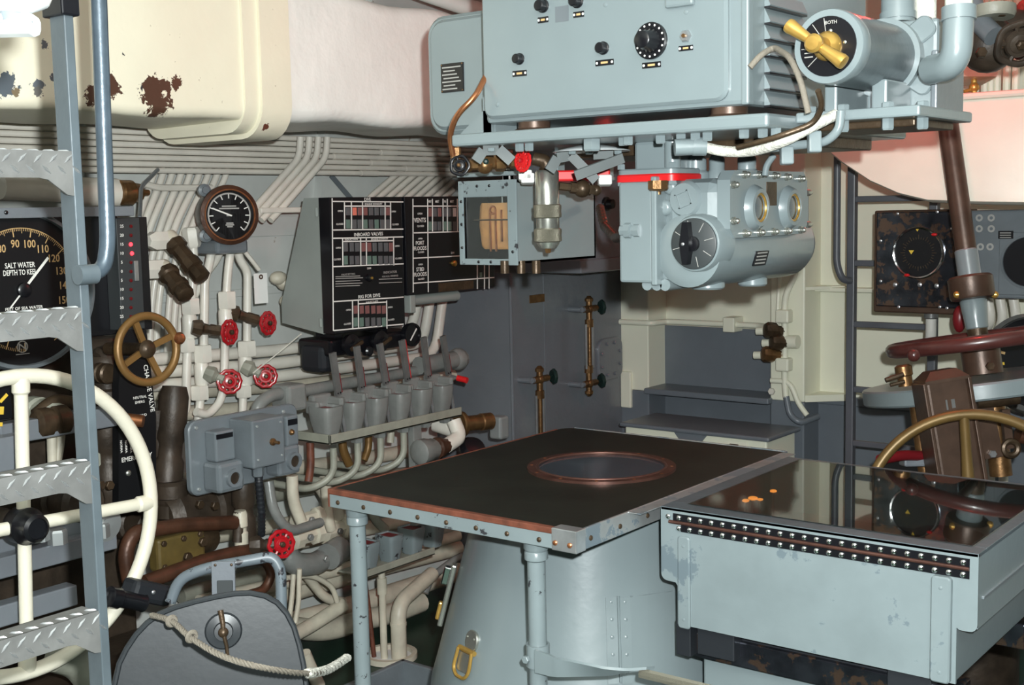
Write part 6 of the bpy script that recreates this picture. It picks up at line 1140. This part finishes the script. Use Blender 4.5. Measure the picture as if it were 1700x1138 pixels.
m = MB(); bar(m, PD(1630, 668, 3.76), PD(1648, 760, 3.76), .028, .012, -vf); m.build('link_arm', 'steer_brown', t); MB().cyl(PD(1620, 668, 3.75), PD(1690, 660, 3.75), .022, n=12).build('clevis', 'dark_bronze', t); bolt(PD(1647, 754, 3.745), -vf, .012, t, 'steel'); m = MB(); bar(m, PD(1668, 680, 3.76), PD(1675, 745, 3.76), .012, .01, -vf); m.build('link_arm', 'steer_brown', t); MB().torus(PD(1678, 745, 3.75), -vf, .022, .01, 20, 8).build('link_eye', 'dark_bronze', t)
MB().cyl(PD(1690, 720, 3.8), PD(1760, 735, 3.8), .03, n=12).build('cross_shaft', 'red_brown', t)
m = MB(); m.tube([PD(1460, 764, 3.7), PD(1500, 756, 3.75), PD(1545, 758, 3.8)], .016, 10, .03); m.build('red_handle', 'red_dark', t); MB().box((-.04, -.022, -.03), (.04, .022, .03), .006, fm(PD(1518, 762, 3.8), -vf)).build('lower_bracket', 'tank_grey', t)
bs = PD(1620, 900, 3.95); MB().cyl(V((bs.x, bs.y, 0)), PD(1615, 860, 3.9), .14, n=24).build('pedestal', 'mach_brown', t)
# brass steering wheel in front
wc = PD(1618, 866, 3.5); wn = (-vf*.97+vr*-.18+vu*.04).normalized(); t = thing('brass_handwheel', 'large brass hand steering wheel rim half hidden by the console', 'wheel', wc-AZ*.32)
MB().torus(wc, wn, .303, .0155, 80, 12).build('rim', 'old_brass', t); x_, y_, z_ = frame(wn)
for a in (95, 215, 335): d_ = x_*math.cos(math.radians(a))+y_*math.sin(math.radians(a)); MB().tube([wc+d_*.02-wn*.05, wc+d_*.15-wn*.03, wc+d_*.302], lambda s_: .02-.006*s_, 12, .05).build('spoke', 'old_brass', t)
MB().lathe(wc-wn*.12, wn, [(.03, 0), (.045, .02), (.045, .08), (.03, .09)], 20).build('hub', 'old_brass', t)
# pipes behind the helm on the bulkhead, round instrument
for px, X in ((1660, 0), (1682, 1), (1640, 2)):
    m = MB().tube([PY(px, 495, 4.75), PY(px+6, 530, 4.75), PY(px-14, 570, 4.85), PY(px-16, 800, 4.9), V((PY(px-16, 800, 4.9).x, 4.9, 0))], .018, 10, .08); one(m, 'helm_pipe', 'cream_pipe', 'cream pipe dropping behind the steering post, %s from the compass' % ORD[(1640, 1660, 1682).index(px)], 'pipe', 'pipes behind the steering post')
c = PD(1720, 602, 4.42); t = thing('rudder_indicator', 'round black rudder angle indicator with grey bezel behind the maroon wheel', 'indicator', c-AZ*.18); n_ = (-vf+vu*.25).normalized(); MB().lathe(c-n_*.06, n_, [(.17, 0), (.185, .02), (.185, .05), (.17, .062), (.166, .04)], 48).build('bezel', 'plate', t); gf = MB().lathe(c-n_*.015, n_, [(.165, 0), (.165, .005), (.001, .005)], 40).build('dial_face', 'black', t)
x_, y_, z_ = frame(n_)
for a in range(100, 260, 20): d_ = x_*math.cos(math.radians(a))+y_*math.sin(math.radians(a)); m = MB(); bar(m, c-n_*.009+d_*.11, c-n_*.009+d_*.135, .005, .001, n_); m.build('dial_mark', 'yellow_mark' if a % 40 else 'amber_mark', gf)
p = PD(1593, 530, 4.3); m = MB(); m.sph(p, .03, 12, 8, (.8, .8, 1.6)); one(m, 'red_bulb', 'red_dark', 'dark red lamp bulb under the compass repeater', 'lamp')
# valve cluster on the cream post
VX = 5.06
t = thing('post_valves', 'cream pipe with three dark bronze valve caps on the bulkhead post', 'valve', PY(1300, 700, VX))
MB().tube([PY(1322, 395, VX), PY(1322, 455, VX), PY(1303, 490, VX), PY(1303, 640, VX), PY(1305, 660, VX)], .0145, 10, .08).build('pipe', 'bulk_cream', t); MB().tube([PY(1305, 658, VX), PY(1311, 690, VX), PY(1328, 703, VX), PY(1358, 692, VX+.1)], .0145, 10, .08).build('pipe', 'bulk_grey', t)
MB().tube([PY(1295, 430, VX), PY(1292, 500, VX), PY(1290, 560, VX)], .01, 8, .05).build('pipe', 'bulk_cream', t); MB().tube([PY(1280, 632, VX), PY(1312, 634, VX), PY(1325, 670, VX), PY(1340, 690, VX)], .012, 10, .06).build('pipe', 'bulk_cream', t)
for py in (525, 605): p0_, p1_ = PY(1303, py-11, VX), PY(1303, py+11, VX); MB().box((p0_.x-.032, VX-.035, p1_.z), (p0_.x+.032, VX+.02, p0_.z), .008).build('coupling', 'bulk_cream', t)
for px, py, ma in ((1272, 548, 'dark_bronze'), (1282, 568, 'dark_bronze'), (1268, 588, 'bronze')):
    p = PY(px, py, VX-.06); q = PY(px+28, py+2, VX); MB().lathe(q, p-q, [(.02, 0), (.022, .01), (.022, .03), (.034, .034), (.036, .05), (.036, .075), (.03, .085), (.012, .09)], 8).build('valve_cap', ma, t)
    MB().cyl(q+AX*.01, PY(px-16, py+2, VX-.02), .018, n=10).build('valve_neck', 'bulk_cream', t)
MB().cyl(PY(1300, 568, VX), PY(1325, 568, VX), .03, n=14).build('tee', 'bulk_cream', t); bolt(PY(1282, 650, VX), -AY, .016, t, 'cream_pipe')
# upper right corner gear
t = thing('overhead_valve', 'rusty dark overhead valve with black handwheel in the corner above the duct', 'valve', PD(1650, 110, 3.4))
c = PD(1640, 62, 3.3); m = MB(); m.lathe(PD(1600, 50, 3.35), vr, [(.05, 0), (.05, .06), (.075, .065), (.075, .09), (.055, .095), (.055, .15), (.08, .155), (.08, .2)], 24); m.sph(c-vu*.02, .075, 16, 10); m.build('body', 'mach_brown', t)
MB().tube([PD(1605, -30, 3.3), PD(1620, 30, 3.25), PD(1650, 60, 3.2)], .028, 12, .06).build('grey_branch', 'blue_grey', t); MB().lathe(PD(1650, 30, 3.22), vu, [(.05, 0), (.055, .01), (.055, .03), (.03, .035)], 20).build('flange', 'olive_grey', t)
c2 = PD(1692, 72, 3.1); red_wheel(c2, -vf*.8+vu*-.5, .062, t, 'mach_brown', 5)
for px, py in ((1662, 20), (1660, 75), (1628, 88)): bolt(PD(px, py, 3.2), -vf, .014, t, 'dark_bronze')
m = MB(); m.loops([[PD(a, b, 4.25)+vf*k for a, b in ((1590, 127), (1592, 85), (1665, 85), (1655, 127))] for k in (0, .15)]); one(m, 'vent_hood', 'dirty_pipe', 'small stained cream vent hood above the pink duct', 'hood')
t = thing('petcock', 'tiny brass petcock under the stained vent hood', 'valve', PD(1617, 163, 4.3)); m = MB(); m.cyl(PD(1617, 125, 4.3), PD(1617, 162, 4.3), .01, n=8); m.sph(PD(1617, 145, 4.3), .018, 10, 6); m.cyl(PD(1600, 152, 4.3), PD(1625, 146, 4.3), .006, n=8); m.build('body', 'brass', t)
for px in (1634, 1644, 1654, 1670, 1685):
    p = PD(px, 180, 4.55); m = MB().tube([p, (p.x, p.y, 2.625)], .014, 8); one(m, 'riser_conduit', 'bulk_cream', 'pale vertical conduit above the pink duct, %s from the vent hood' % ORD[(1634, 1644, 1654, 1670, 1685).index(px)], 'conduit', 'conduits above the pink duct')
m = MB(); m.lathe(PD(1720, -40, 2.9), V((0, 0, -1)), [(.09, -.05), (.11, 0), (.1, .03), (.05, .045), (.001, .05)], 32); one(m, 'ceiling_lamp', 'white_fit', 'white rounded lamp shade at the ceiling corner', 'lamp')
